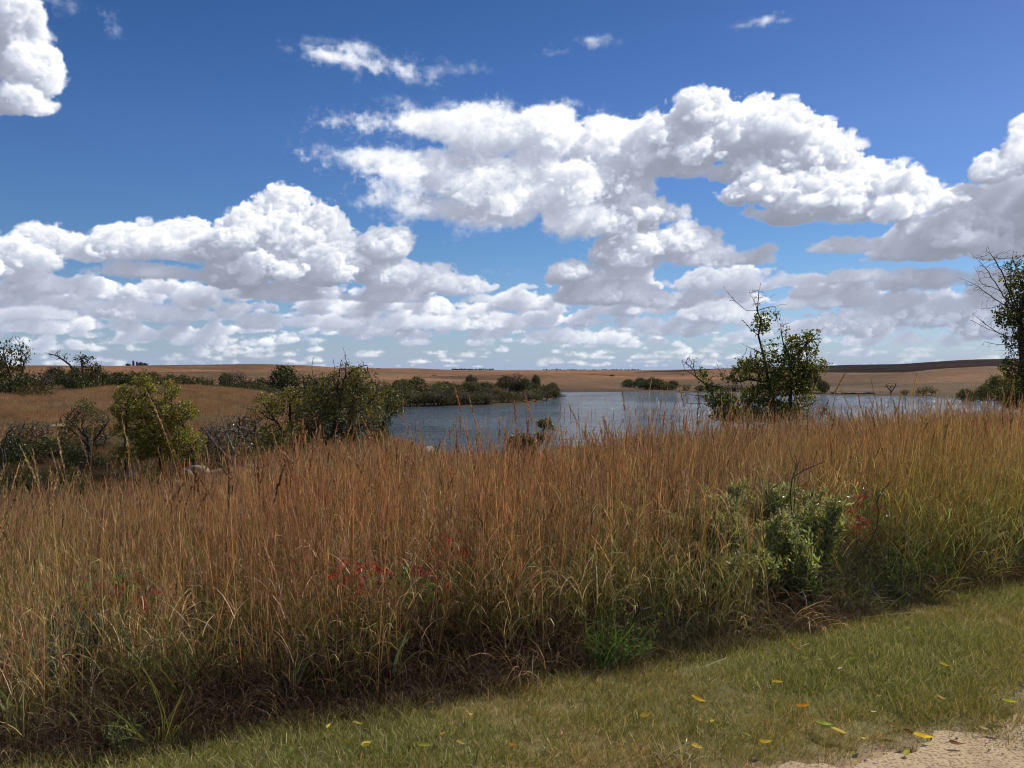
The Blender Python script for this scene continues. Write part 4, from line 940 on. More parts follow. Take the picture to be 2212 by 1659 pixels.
for px, r, h, lab in ((133.5, 1.5, 6.2, 'tallest dark silo of the far farm on the left sky line'), (137.3, 1.6, 4.6, 'squat silo right of the tallest silo on the left sky line')):
    t = tag(empty('silo', farm_at(px)), lab, 'silo')
    a = Acc(); V_, Q_ = lathe([(r, 0), (r, h * .33), (r * 1.03, h * .34), (r, h * .35), (r, h * .66), (r * 1.03, h * .67), (r, h * .68), (r, h)]); a.add(V_, Q_); obj('tank', a.mesh('tank', True), M_STEEL, t)
    a = Acc(); V_, Q_ = lathe([(r * 1.05, h), (r * .95, h + r * .35), (r * .6, h + r * .75), (.2, h + r * .95), (.01, h + r * .97)]); a.add(V_, Q_); obj('dome', a.mesh('dome', True), M_ROOF, t)
def box(a, x0, x1, y0, y1, z0, z1):
    v = [(x, y, z) for z in (z0, z1) for y in (y0, y1) for x in (x0, x1)]
    a.add(v, [(0, 2, 3, 1), (4, 5, 7, 6), (0, 1, 5, 4), (2, 6, 7, 3), (0, 4, 6, 2), (1, 3, 7, 5)])
for px, w, h, lab in ((128.5, 5, 2.2, 'small dark barn left of the silos on the left sky line'), (141.5, 5.5, 3.6, 'dark barn right of the silos on the left sky line'), (146, 4.5, 2.6, 'rightmost dark shed of the far farm on the left sky line')):
    t = tag(empty('barn', farm_at(px)), lab, 'barn')
    a = Acc(); box(a, -w / 2, w / 2, -3, 3, 0, h)
    a.add([(-w / 2, -3, h), (w / 2, -3, h), (0, -3, h + w * .28), (-w / 2, 3, h), (w / 2, 3, h), (0, 3, h + w * .28)], None, [(0, 1, 2), (5, 4, 3)]); obj('wall', a.mesh('wall'), M_WALL, t)
    a = Acc(); e = .25
    for s in (-1, 1):
        a.add([(s * (w / 2 + e), -3.3, h - e * .5), (0, -3.3, h + w * .28 + .06), (0, 3.3, h + w * .28 + .06), (s * (w / 2 + e), 3.3, h - e * .5), (s * (w / 2 + e), -3.3, h - e * .5 + .12), (0, -3.3, h + w * .28 + .2), (0, 3.3, h + w * .28 + .2), (s * (w / 2 + e), 3.3, h - e * .5 + .12)],
              [(0, 1, 2, 3), (7, 6, 5, 4), (0, 4, 5, 1), (3, 2, 6, 7), (0, 3, 7, 4)])
    obj('roof', a.mesh('roof'), M_ROOF, t)
    a = Acc(); box(a, -.9, .9, -3.08, -3.003, 0, h * .75); obj('door', a.mesh('door'), M_STEEL, t)

# ------------------------------------------------------------------ rocks
M_ROCK = flat_mat('limestone', (.20, .17, .13), .9, .3, 4.)
def rock(px, Y, w, h, label, lift=0., rz=0):
    if Y < 50: w, h = w * .5, h * .5
    n, k = 9, 14
    a = Acc(); V = []; Q = []
    ph = rng.uniform(0, 6, 8)
    for i in range(n):
        v = i / (n - 1) * math.pi
        for j in range(k):
            u = j / k * 2 * math.pi
            d = np.array([math.sin(v) * math.cos(u), math.sin(v) * math.sin(u), math.cos(v)])
            d = np.sign(d) * np.abs(d) ** .62
            s = 1 + .16 * math.sin(d[0] * 4 + ph[0] + d[2] * 3) + .13 * math.sin(d[1] * 5 + ph[1]) + .08 * math.sin(d[0] * 9 + d[1] * 8 + ph[2]) + rng.normal(0, .03)
            V.append(d * s * np.array([w / 2, w * .36, h / 2]))
    for i in range(n - 1):
        for j in range(k): Q.append((i * k + j, (i + 1) * k + j, (i + 1) * k + (j + 1) % k, i * k + (j + 1) % k))
    a.add(V, Q)
    X, Y, Z = at(px, Y)
    o = obj('rock', a.mesh('rock'), M_ROCK, None, (X, Y, Z + h * .3 + lift)); o.rotation_euler = (rng.uniform(-.2, .2), rng.uniform(-.2, .2), rz)
    return tag(o, label, 'rock', 'pale limestone rocks')
rock(133, 40, 1.1, .8, 'pale rock at the foot of the yellow green tree at left'); rock(181, 37, 1.2, .7, 'pale rock under the right side of the yellow green tree, lower of two')
rock(196, 40, 2.4, 1.2, 'wide grey brown boulder right of the yellow green tree'); rock(186, 39.5, 1.2, 1.0, 'pale boulder leaning against the wide grey brown boulder')
rock(218, 40, 1.5, .5, 'low pale rock under the dead grey shrub'); rock(255, 40, 1.3, .4, 'low pale rock right of the dead grey shrub'); rock(268, 41, 1.0, .4, 'small pale rock at the foot of the spreading bush')
rock(416, 58, 2.6, 1.0, 'upper pale slab on the bank at the left end of the open water', .3); rock(419, 57, 2.2, .8, 'lower pale slab on the bank at the left end of the open water', .2)
rock(383, 54, 2.0, .6, 'flat white rock in the grass right of the thorny trees', .5)
rock(222, 66, 3.5, .35, 'long pale ledge on the far side of the ravine', .1); rock(30, 58, 4.0, .4, 'long pale ledge at the left edge of the ravine', .1)
for i, (px, Y) in enumerate(((846, 252), (858, 251), (870, 250.5), (838, 252.5))):
    rock(px, Y, 3.6, .5, f'{ORD[i]} flat brown stone of the bare bank right of the two stemmed tree', -.05)

# ------------------------------------------------------------------ loose gravel and bits of thatch on the dirt
ga = Acc()
n = 1500; gx = rng.uniform(.3, 5, n); gy = dirt_y(gx) + .12 - rng.random(n) ** .8 * 1.4; k_ = gy > 1.5; gx, gy = gx[k_], gy[k_]
cube = np.array([(x_, y_, z_) for z_ in (-1, 1) for y_ in (-1, 1) for x_ in (-1, 1)], float)
cq = np.array([(0, 2, 3, 1), (4, 5, 7, 6), (0, 1, 5, 4), (2, 6, 7, 3), (0, 4, 6, 2), (1, 3, 7, 5)])
for a_, b_ in zip(gx, gy):
    r_ = rng.uniform(.0012, .0045) * (1.8 if rng.random() < .03 else 1)
    ga.add(cube * rng.uniform(.5, 1, (8, 3)) * r_ + np.array([a_, b_, .018 + r_ * .4]), cq, None, np.array((.42, .32, .22)) * rng.uniform(.5, 1.3))
tag(obj('gravel', ga.mesh('gravel'), leafy_material('gravel_stone', 0., 0, .8)), 'fine loose gravel on the dirt at the bottom right', kind='stuff')

# ------------------------------------------------------------------ plants in the near grass
M_PLANT = leafy_material('plant_leaf', .4, .025, .4)
def stem_acc(pts, r): 
    a = Acc(); pos, par = [], []; polyline(pos, par, pts, seg=.05); tubes(a, np.array(pos), np.array(par), r, r * 2, k=4); return a, np.array(pos)
def near(px, py, Y):
    X = (px - 512) / F * Y; Z = EYE - (py - HZ) / F * Y
    return np.array([X, Y, float(height(X, Y))]), Z
def aster(px, py, Y, w, nst, label, tops=True, lc=(.32, .345, .15), leafs=.05, hmul=1.):
    b, zt = near(px, py, Y); H = (zt - b[2]) * hmul
    t = tag(empty('aster_plant' if tops else 'forb', b), label, 'plant')
    sa = Acc(); la = Acc(); fa = Acc(); pos, par = [], []
    for k in range(nst):
        a = rng.uniform(0, 6.28); q = math.sqrt((k + .5) / nst) * w / 2
        hx, hy = math.cos(a) * q, math.sin(a) * q
        h = H * rng.uniform(.78, 1.03) * (1 - .25 * (q / (w / 2)) ** 2)
        top = polyline(pos, par, [np.array([hx * .25, hy * .25, -.05]), np.array([hx * .6, hy * .6, h * .5]), np.array([hx, hy, h])], seg=.08)
        P0 = pos[top]
        # leaves up the stem
        n = 130; f = rng.uniform(.25, 1., n); P_ = np.stack([hx * (.25 + .75 * f), hy * (.25 + .75 * f), h * f], -1) + rng.normal(size=(n, 3)) * .018
        # side shoots
        for j in range(5):
            f0 = rng.uniform(.6, .95); a2 = rng.uniform(0, 6.28); s0 = np.array([hx * (.25 + .75 * f0), hy * (.25 + .75 * f0), h * f0]); e = s0 + np.array([math.cos(a2) * .07, math.sin(a2) * .07, .11])
            polyline(pos, par, [e], nearest(pos[-200:], s0) + max(0, len(pos) - 200), seg=.06)
            m = 22; g = rng.random(m)[:, None]; P_ = np.concatenate([P_, s0 + (e - s0) * g + rng.normal(size=(m, 3)) * .012])
            if tops:
                m = 16; hd = e + np.array([0, 0, .015]) + rng.normal(size=(m, 3)) * np.array([.032, .032, .012])
                leaves(fa, hd, rng.uniform(.008, .016, m), jit((.30, .27, .17), m, .3), .6, -.8)
        n = len(P_); leaves(la, P_, rng.uniform(.6, 1.2, n) * leafs, jit(lc, n, .35), .24, .0, dirn=np.tile((0, 0, .5), (n, 1)))
        if tops:
            m = 26; hd = P0 + np.array([0, 0, .02]) + rng.normal(size=(m, 3)) * np.array([.04, .04, .014]); leaves(fa, hd, rng.uniform(.008, .016, m), jit((.33, .28, .19), m, .3), .6, -.8)
    tubes(sa, np.array(pos), np.array(par), .0022, .006, k=4)
    obj('stem', sa.mesh('stem', True), GREY, t); obj('foliage', la.mesh('foliage'), M_PLANT, t)
    if tops: obj('flower_head', fa.mesh('flower_head'), M_PLANT, t)
    return t
aster(730, 484, 6.3, .5, 10, 'left clump of the big grey green bush with flat whitish flower heads')
aster(788, 479, 6.7, .6, 12, 'tallest middle clump of the big grey green bush with flat whitish flower heads')
aster(762, 514, 6.0, .62, 11, 'front clump of the big grey green bush, low with faded pinkish heads')
aster(818, 500, 6.5, .5, 9, 'right clump of the big grey green bush beside the red leaves')
aster(704, 498, 6.1, .5, 8, 'leftmost loose stems of the big grey green bush mixed into the rust grass')
aster(796, 540, 5.8, .5, 8, 'low front fringe of the big grey green bush spilling toward the verge', False, (.30, .33, .13), .045)
aster(748, 548, 5.65, .45, 7, 'low left fringe of the big grey green bush among rust stems', False, (.30, .33, .13), .045)
aster(800, 592, 5.75, .2, 4, 'small dark green leafy weed low at the grass edge below the big bush', False, (.07, .13, .05), .06)
aster(48, 606, 4.35, .6, 9, 'feathery grey green weed at the lower left of the tall grass', False, (.17, .20, .12), .03)
aster(128, 752, 3.62, .14, 5, 'tiny pale yellow green seedling in the mown grass at the bottom left', False, (.2, .24, .08), .022)
aster(1012, 470, 9.6, .6, 8, 'grey green weedy clump at the right edge beside the grass opening', True, (.11, .14, .07), .04)
def sumac(px, py, Y, nl, cols, label, spread=.16):
    b, zt = near(px, py, Y); H = zt - b[2]
    t = tag(empty('sumac', b), label, 'plant', 'sumac sprays in the tall grass')
    pos, par = [], []; la = Acc()
    top = polyline(pos, par, [np.array([0, 0, -.05]), np.array([.02, 0, H * .6]), np.array([0, .01, H])], seg=.08)
    for k in range(nl):
        f = rng.uniform(.62, 1.); s0 = np.array([0, 0, H * f]); a = rng.uniform(0, 6.28); L = rng.uniform(.7, 1.1) * spread
        pts = [s0 + np.array([math.cos(a), math.sin(a), 0]) * L * u + np.array([0, 0, .09 * u - .14 * u * u]) for u in (.0, .35, .7, 1.)]
        polyline(pos, par, pts[1:], nearest(pos, s0), seg=.04)
        c = np.array(cols[rng.integers(len(cols))])
        m = 7
        for j in range(m):
            u = .2 + .8 * j / (m - 1); c0 = s0 + (pts[3] - s0) * u + np.array([0, 0, .09 * u - .14 * u * u]) * .3
            for s in (-1, 1):
                dirn = np.array([[math.cos(a + s * 1.1), math.sin(a + s * 1.1), -.45]])
                leaves(la, c0[None], rng.uniform(.032, .048, 1), jit(c, 1, .25), .34, .0, dirn=dirn * 2)
    sa = Acc(); tubes(sa, np.array(pos), np.array(par), .0015, .004, k=4)
    obj('stem', sa.mesh('stem', True), GREY, t); obj('foliage', la.mesh('foliage'), M_PLANT, t)
RED = [(.46, .04, .04), (.38, .04, .05), (.5, .09, .05)]; GR = [(.10, .20, .04), (.16, .24, .04)]
sumac(365, 560, 5.0, 8, RED, 'crimson sumac spray lowest of the red leaves left of centre'); sumac(381, 550, 5.1, 6, RED, 'dark red sumac spray just right of the lowest crimson one')
sumac(345, 556, 5.1, 4, RED, 'small red sumac spray at the left end of the red leaves'); sumac(441, 524, 5.8, 5, RED, 'red sumac spray highest in the grass left of centre')
sumac(469, 535, 5.7, 7, RED, 'bright red upright sumac spray right of the other red ones'); sumac(406, 560, 5.2, 4, RED + GR, 'mixed red and green sumac spray between the crimson spray and the green leaves')
sumac(413, 560, 5.15, 6, GR, 'light green spray right of the crimson leaves'); sumac(434, 568, 5.15, 7, GR, 'green spray of narrow leaves below the bright red one'); sumac(452, 578, 5.1, 4, RED, 'low red spray below the bright red upright one')
sumac(440, 612, 4.7, 4, [(.3, .05, .03), (.35, .12, .05)], 'dull rust red spray low in the grass left of centre')
sumac(867, 484, 7.4, 8, GR + RED[:1], 'green leafed sumac spray behind the big grey green bush'); sumac(885, 487, 7.5, 5, GR, 'rightmost green sumac spray behind the big bush'); sumac(858, 506, 7.2, 4, RED, 'red sumac spray right of the big grey green bush')
sumac(139, 560, 4.9, 2, RED, 'red leafed spray low in the grass at left'); sumac(141, 550, 4.95, 4, GR, 'bright green spray at left above the red leaves'); sumac(121, 551, 5.0, 1, RED, 'faint red spray left of the bright green one')
sumac(1022, 532, 8.2, 4, RED, 'red leaves at the right edge above the mown grass'); sumac(238, 640, 4.5, 1, RED, 'two small dark red leaves low at left of centre', .08)
sumac(698, 612, 5.35, 3, [(.6, .10, .03)], 'single orange red leaf cluster in the dark grass right of centre', .07)
sumac(560, 430 + 92, 6.6, 5, GR, 'yellow green sprig standing in the middle of the rust grass')
def tuft(px, py, Y, n, L, cols, label, w=.1, lean=.7, name='grass_tuft', width=.006):
    X = (px - 512) / F * Y
    a = Acc(); c = jit(cols, n, .3)
    blades(a, disk(n, w), rng.uniform(0, 6.28, n), rng.uniform(.05, lean, n), rng.uniform(.2, 1.6, n), rng.uniform(.5, 1.1, n) * L, rng.uniform(.6, 1.2, n) * width, 6, c * .8, c)
    return tag(obj(name, a.mesh(name), M_PLANT, None, (X, Y, float(height(X, Y)))), label, 'grass tuft')
tuft(607, 680, 4.63, 130, .34, (.10, .19, .045), 'fresh green tuft of long blades at the edge of the mown grass', .11)
tuft(632, 676, 4.72, 60, .26, (.09, .17, .045), 'smaller green tuft right beside the long bladed one', .08)
tuft(958, 560, 7.4, 50, .6, (.2, .24, .05), 'yellow green broad bladed tuft near the right end of the tall grass', .13, .4, width=.011)
tuft(985, 560, 7.9, 50, .7, (.22, .26, .05), 'bright yellow green tuft at the corner of the tall grass', .12, .4, width=.012)
tuft(12, 640, 3.75, 12, .55, (.20, .28, .12), 'pale green broad blades at the left edge of the picture', .05, .3, width=.02)
tuft(160, 742, 3.62, 34, .38, (.24, .24, .06), 'straggly yellow green tuft at the dark foot of the grass at left', .06, .7)
tuft(392, 690, 4.25, 3, .36, (.24, .34, .20), 'single upright pale green blade at the dark foot of the grass', .01, .06, width=.016)
tuft(470, 700, 4.35, 14, .3, (.22, .26, .08), 'sprawling green blades where the dark foot meets the lawn', .05, .9, width=.012)
tuft(675, 768, 3.5, 60, .12, (.50, .44, .26), 'pale dry tuft at the bottom of the mown grass', .07, 1.0)
# curled dry leaves
for px, py, Y, lab in ((683, 640, 5.25, 'curled pale orange dry blades at the foot of the grass'), (552, 640, 4.9, 'curled yellow dry blades in the dark grass at centre')):
    tuft(px, py, Y, 12, .32, (.6, .33, .14), lab, .03, .9, width=.012)
# bare twigs
def twig(pts, Y, label, r=.004):
    W = [pt(x, y, Y) for x, y in pts]; org = W[0].copy(); org[2] = float(height(org[0], org[1])); g = org.copy(); g[2] -= .05
    pos, par = [], []; polyline(pos, par, [g - org] + [w - org for w in W], seg=.07, wob=.008)
    for k in range(5):
        i = rng.integers(len(pos) // 2, len(pos)); polyline(pos, par, [pos[i] + rng.normal(size=3) * .04 + np.array([0, 0, .09])], int(i), seg=.04)
    a = Acc(); tubes(a, np.array(pos), np.array(par), r * .5, r * 1.6, k=5)
    return tag(obj('bare_twig', a.mesh('bare_twig', True), DARKBARK, None, org), label, 'twig')
twig([(471, 640), (472, 605), (484, 592), (501, 578)], 5.2, 'dark crooked twig rising from the grass left of centre', .006)
twig([(612, 668), (621, 650), (634, 622)], 4.75, 'thick dark stick leaning right above the fresh green tuft', .009)
twig([(791, 500), (793, 478), (803, 471), (826, 461)], 6.4, 'thin forked twig above the big grey green bush', .005)
twig([(795, 478), (796, 468), (797, 462)], 6.45, 'short upright twig left of the thin forked one', .004)
twig([(862, 560), (870, 545), (878, 528)], 6.3, 'dark twig in the grass below the red leaves at right', .006)
twig([(750, 560), (764, 540), (771, 520)], 6.1, 'dark reddish twig in front of the big bush', .005)
twig([(586, 590), (590, 560), (592, 520)], 5.6, 'black upright stem in the middle of the rust grass', .006)
twig([(225, 560), (228, 500), (229, 478)], 6.5, 'blackened stem standing in front of the dead shrub', .010)
# single plumed stalks that stand out against what is behind
def stalk(top, bot, Y, plume, label, pc=(.42, .30, .18), thick=1.0):
    T_ = pt(*top, Y); B_ = pt(*bot, Y); g = float(height(B_[0], Y))
    k = (T_[2] - g) / max(.05, T_[2] - B_[2]); bx = T_[0] + (B_[0] - T_[0]) * min(k, 3.0)
    H = T_[2] - g; lean = math.atan2(T_[0] - bx, H)
    a = Acc(); C = plume_stalk(a, np.zeros(3), H / math.cos(lean), plume, lean, 0., .005 * thick, np.array(pc), np.array((.5, .33, .16)), lod=.85 * thick)
    return tag(obj('grass_stalk', a.mesh('grass_stalk'), M_PLANT, None, (bx, Y, g)), label, 'grass stalk', 'plumed stalks standing above the grass')
for args in [((130, 391), (152, 478), 4.6, .30, 'tall pale plumed stalk in front of the yellow green tree'), ((112, 417), (121, 480), 4.9, .26, 'plumed stalk left of the tallest pale one'),
             ((388, 415), (404, 462), 7.0, .26, 'leaning pale stalk in front of the thorny trees'), ((241, 465), (250, 560), 4.9, .24, 'straw coloured stalk in the grass below the dead shrub'),
             ((258, 446), (296, 540), 5.0, .22, 'bent straw stalk right of the dead shrub'), ((3, 445), (30, 560), 4.4, .26, 'stalk leaning in at the left edge'), ((24, 452), (32, 540), 4.8, .22, 'upright brown stalk near the left edge'),
             ((455, 416), (452, 470), 8.5, .25, 'dark stalk standing against the water left of the snag'), ((567, 405), (568, 455), 9.5, .22, 'stalk against the water right of the snag'), ((410, 427), (418, 470), 8.0, .2, 'short stalk against the water beside the rocks'),
             ((689, 400), (687, 440), 9.0, .22, 'stalk against the water left of the leaning tree'), ((701, 406), (700, 445), 8.6, .22, 'reddish stalk just left of the leaning tree'), ((720, 402), (719, 450), 8.4, .26, 'pale stalk in front of the leaning tree'),
             ((926, 392), (924, 440), 9.5, .24, 'stalk against the right hand water'), ((967, 393), (962, 440), 9.0, .24, 'stalk left of the tall tree at right'), ((940, 398), (938, 440), 9.2, .2, 'short stalk between two taller ones at right'),
             ((325, 440), (360, 560), 5.2, .24, 'leaning tan stalk below the thorny trees'), ((199, 470), (207, 560), 5.2, .22, 'straw stalk below the wide boulder'), ((60, 505), (100, 600), 4.4, .2, 'leaning stalk at the left in the grass'), ((760, 468), (764, 520), 7.5, .2, 'stalk with a pale frayed plume above the big bush')]:
    stalk(*args)

# ------------------------------------------------------------------ fallen leaves and straws on the mown grass
def fallen(px, py, L, c, rz, label, curl=.35, asp=.5, lift=.03):
    Y = EYE * F / (py - HZ); X = (px - 512) / F * Y
    n, k = 9, 4; V = []
    tw = rng.uniform(-.5, .5)
    for i in range(n):
        s = i / (n - 1); w = L * asp * .5 * (math.sin(min(1, s * 1.08) ** .75 * math.pi) ** .8 if 0 < s < 1 else .02)
        for j in range(k + 1):
            u = j / k * 2 - 1
            V.append((s * L - L / 2, u * w * math.cos(curl * 1.2), lift * .3 + abs(u) * w * math.sin(curl * 1.4) + .22 * L * curl * 2 * (s - .5) ** 2 * 2 + u * w * tw * s + .0015 * math.sin(s * 25 + u * 3)))
    Q = [(i * (k + 1) + j, (i + 1) * (k + 1) + j, (i + 1) * (k + 1) + j + 1, i * (k + 1) + j + 1) for i in range(n - 1) for j in range(k)]
    a = Acc(); V = np.array(V)
    cc = np.tile(np.array(c), (len(V), 1)) * (1 + .25 * np.sin(V[:, :1] * 90 + V[:, 1:2] * 70)); edge = np.abs(np.tile(np.linspace(-1, 1, k + 1), n))[:, None]
    cc = cc * (1 - .35 * edge ** 3) + np.array((.25, .12, .03)) * .35 * edge ** 3
    a.add(V, Q, None, cc)
    o = obj('fallen_leaf', a.mesh('fallen_leaf', True), M_PLANT, None, (X, Y, .018 + lift * .3)); o.rotation_euler = (rng.uniform(-.25, .25), rng.uniform(-.3, .3), rz)
    s = Acc(); pos, par = [], []; polyline(pos, par, [np.array([-L / 2, 0, lift * .3 + .22 * L * curl]), np.array([-L * .75, .004, .006])], seg=.01); tubes(s, np.array(pos), np.array(par), .0008, .001, k=4)
    obj('stem', s.mesh('stem'), GREY, o)
    return tag(o, label, 'leaf', 'fallen leaves on the mown verge')
YL = (.58, .43, .07); YG = (.40, .44, .07); BN = (.16, .08, .04); OR = (.55, .27, .05); PL = (.62, .55, .42); PK = (.6, .36, .24)
q4 = lambda x, y: (658.8 + x * .198, 439.2 + y * .198)
q5 = lambda x, y: (313.7 + x * .179, 470.6 + y * .179)
LV = [(q4(1260, 1000), .075, YG, -1.2, 'bright yellow green leaf highest on the lawn at right'), (q4(705, 1098), .06, OR, 0, 'orange leaf close under the grass edge right of centre'), (q4(745, 1145), .06, YG, -.6, 'yellow green leaf just below the orange one near the grass edge'),
      (q4(990, 1150), .065, YG, .2, 'flat yellow green leaf on the greenest patch of lawn'), (q4(1120, 1212), .08, YG, 1.4, 'upright yellow green leaf in the green patch'), (q4(1450, 1187), .075, YL, -.2, 'long yellow leaf on the upper right lawn'), (q4(930, 1210), .05, PL, .5, 'pale whitish leaf left of the upright green one'),
      (q4(610, 1280), .08, YL, -.1, 'flat yellow leaf on the middle lawn'), (q4(205, 1375), .11, YL, -.5, 'long narrow yellow leaf left on the lower lawn'), (q4(275, 1478), .07, (.75, .62, .12), .9, 'folded pale yellow leaf on the lower lawn'), (q4(450, 1545), .06, YG, -.6, 'yellow green leaf sunk in the lower lawn'),
      (q4(195, 1610), .075, YL, .1, 'flat yellow leaf near the bottom, left of another'), (q4(555, 1605), .08, YL, 0, 'bright yellow leaf near the bottom middle'), (q4(745, 1408), .1, OR, 0, 'wide orange brown leaf over a green weed'), (q4(858, 1505), .13, (.36, .45, .14), -1.0, 'long pale green leaf leaning up to the left beside a yellow one'),
      (q4(920, 1530), .10, YL, -.2, 'yellow leaf touching the long pale green one'), (q4(1055, 1575), .075, (.7, .66, .15), .9, 'folded lemon leaf at the edge of the dirt'), (q4(1355, 1565), .12, (.72, .55, .05), -.4, 'large curled yellow leaf at the dirt edge'), (q4(1270, 1550), .08, BN, .1, 'dark brown leaf left of the large curled yellow one'),
      (q4(1520, 1595), .09, BN, -.2, 'brown leaf lying on the dirt'), (q4(1790, 1385), .10, (.5, .55, .04), -.8, 'bright green yellow leaf on the dirt at the right edge'), (q4(1435, 1360), .07, PK, -1.0, 'pinkish curled leaf on the bare patch'), (q4(1200, 1500), .07, BN, -.5, 'dark brown leaf in the lawn above the dirt'),
      (q4(1095, 1435), .04, (.8, .8, .76), 0, 'small white leaf in the lower lawn'), (q4(1660, 1520), .06, PL, -.4, 'pale tan leaf at the dirt edge at right'), (q4(1725, 1522), .1, (.10, .13, .07), -.3, 'dark green leaf at the dirt edge at right'), (q4(1810, 1575), .04, YL, .6, 'small yellow leaf on the dirt near the right corner'),
      (q4(1270, 1640), .07, YG, .8, 'yellow green leaf at the bottom edge on the dirt'), (q5(875, 1430), .04, YL, .9, 'tiny yellow leaf under the dark grass foot'), (q5(720, 1540), .05, YL, .8, 'small yellow leaf left of centre on the lawn'), (q5(180, 1580), .05, YL, 1.2, 'small upright yellow leaf at the lower left'),
      (q5(295, 1615), .085, (.7, .58, .12), 1.0, 'large pale yellow leaf at the lower left'), (q5(235, 1478), .06, (.5, .48, .12), .1, 'round dull yellow leaf near the grass foot at left'), (q5(1865, 1428), .08, YL, .4, 'yellow leaf in the middle of the lawn'), (q5(1388, 1530), .06, PK, 1.3, 'light brown leaf standing on the lawn'),
      (q5(1410, 1490), .06, BN, .1, 'dark brown leaf just above the light brown one'), (q5(820, 1578), .06, YL, -.6, 'yellow leaf near the bottom left of centre'), (q5(620, 1615), .08, YG, .1, 'yellow green leaf at the bottom left of centre'), (q5(75, 1495), .06, YL, 1.3, 'upright yellow leaf at the far lower left'),
      ((8, 729), .08, (.75, .6, .08), 1.2, 'yellow leaf against the dark foot of the grass at the left edge'), ((512, 757), .05, OR, .3, 'small rust leaf near the bottom of the lawn'), (q4(215, 1465), .04, (.55, .25, .14), 1.4, 'small rust leaf left of the folded pale yellow one'), (q4(545, 1500), .05, (.4, .12, .05), .4, 'small dark orange leaf above the bottom yellow ones')]
for (p_, L_, c_, rz, lab) in LV:
    fallen(p_[0], min(p_[1], 766), L_ * .74, c_, rz, lab, rng.uniform(.3, .95), rng.uniform(.38, .6), rng.uniform(.02, .05))
def straw(p0, p1, label, h0=.04, h1=.05, mid=.05, r=.0015):
    W = []
    for (x, y), h in ((p0, h0), (((p0[0] + p1[0]) / 2, (p0[1] + p1[1]) / 2), max(h0, h1) + mid), (p1, h1)):
        Y = (EYE - h) * F / (y - HZ); W.append(np.array([(x - 512) / F * Y, Y, h]))
    org = W[1].copy(); org[2] = 0
    pos, par = [], []; W = [W[0] * (1 - t) ** 2 + W[1] * 2 * t * (1 - t) + W[2] * t * t for t in np.linspace(0, 1, 9)]; polyline(pos, par, [w - org for w in W], seg=.2, wob=.001)
    a = Acc(); tubes(a, np.array(pos), np.array(par), r, r * 1.3, k=5)
    return tag(obj('straw', a.mesh('straw', True), M_STRAW, None, org), label, 'straw', 'loose straws at the grass edge')
M_STRAW = flat_mat('straw', (.34, .27, .16), .6, .2, 20.)
straw(q4(150, 1188), q4(350, 1112), 'long pale straw lying out over the lawn'); straw(q4(680, 1070), q4(765, 1038), 'short pale straw at the grass edge', .05, .08)
straw(q4(765, 930), q4(785, 1078), 'curved straw hanging down onto the lawn', .22, .02, .03, .0016)
straw(q4(1040, 905), q4(1340, 875), 'long fine straw at the foot of the right hand grass', .06, .1, .01, .0014)
print('plants', time.time() - T0)

# ------------------------------------------------------------------ cloud above, out to the right, whose shade lies on the right hand hill
def cumulus(name, centre, rad, label):
    a = Acc()
    ph = rng.uniform(0, 6, 6)
    n1, n2 = 72, 40
    U = np.linspace(0, 2 * math.pi, n1, endpoint=False); Vv = np.linspace(0, math.pi, n2)
    ug, vg = np.meshgrid(U, Vv)
    d = np.stack([np.sin(vg) * np.cos(ug), np.sin(vg) * np.sin(ug), np.cos(vg)], -1).reshape(-1, 3)
    s = 1 + sum((.22 / (k + 1)) * np.abs(np.sin(d[:, 0] * (2 + 2.3 * k) + ph[k]) + np.sin(d[:, 1] * (2.3 + 2.1 * k) + ph[k] * 2) + np.sin(d[:, 2] * (2 + 2 * k) + ph[k])) for k in range(5)) * .5
    P_ = d * s[:, None] * np.array(rad); P_[:, 2] = np.where(P_[:, 2] < 0, P_[:, 2] * .35, P_[:, 2])
    i, j = np.meshgrid(np.arange(n1), np.arange(n2 - 1)); i2 = (i + 1) % n1
    a.add(P_, np.stack([j * n1 + i, (j + 1) * n1 + i, (j + 1) * n1 + i2, j * n1 + i2], -1).reshape(-1, 4))
    m, nt, nd, ln = new_mat('cloud_vapour'); p = N(nd, 'ShaderNodeBsdfPrincipled', Roughness=1.0); p.inputs['Base Color'].default_value = (.9, .9, .92, 1)
    o = N(nd, 'ShaderNodeOutputMaterial'); ln.new(p.outputs[0], o.inputs[0])
    return tag(obj(name, a.mesh(name, True), m, None, centre), label, 'cloud')
def shade(px, Y, rx, ry, H=1000, name='cloud', label='white cumulus cloud high to the right, outside the frame'):
    X, Y, Z = at(px, Y); L = (H - Z) / TO_SUN[2]
    return cumulus(name, (X + TO_SUN[0] * L, Y + TO_SUN[1] * L, H), (rx, ry, 90), label)
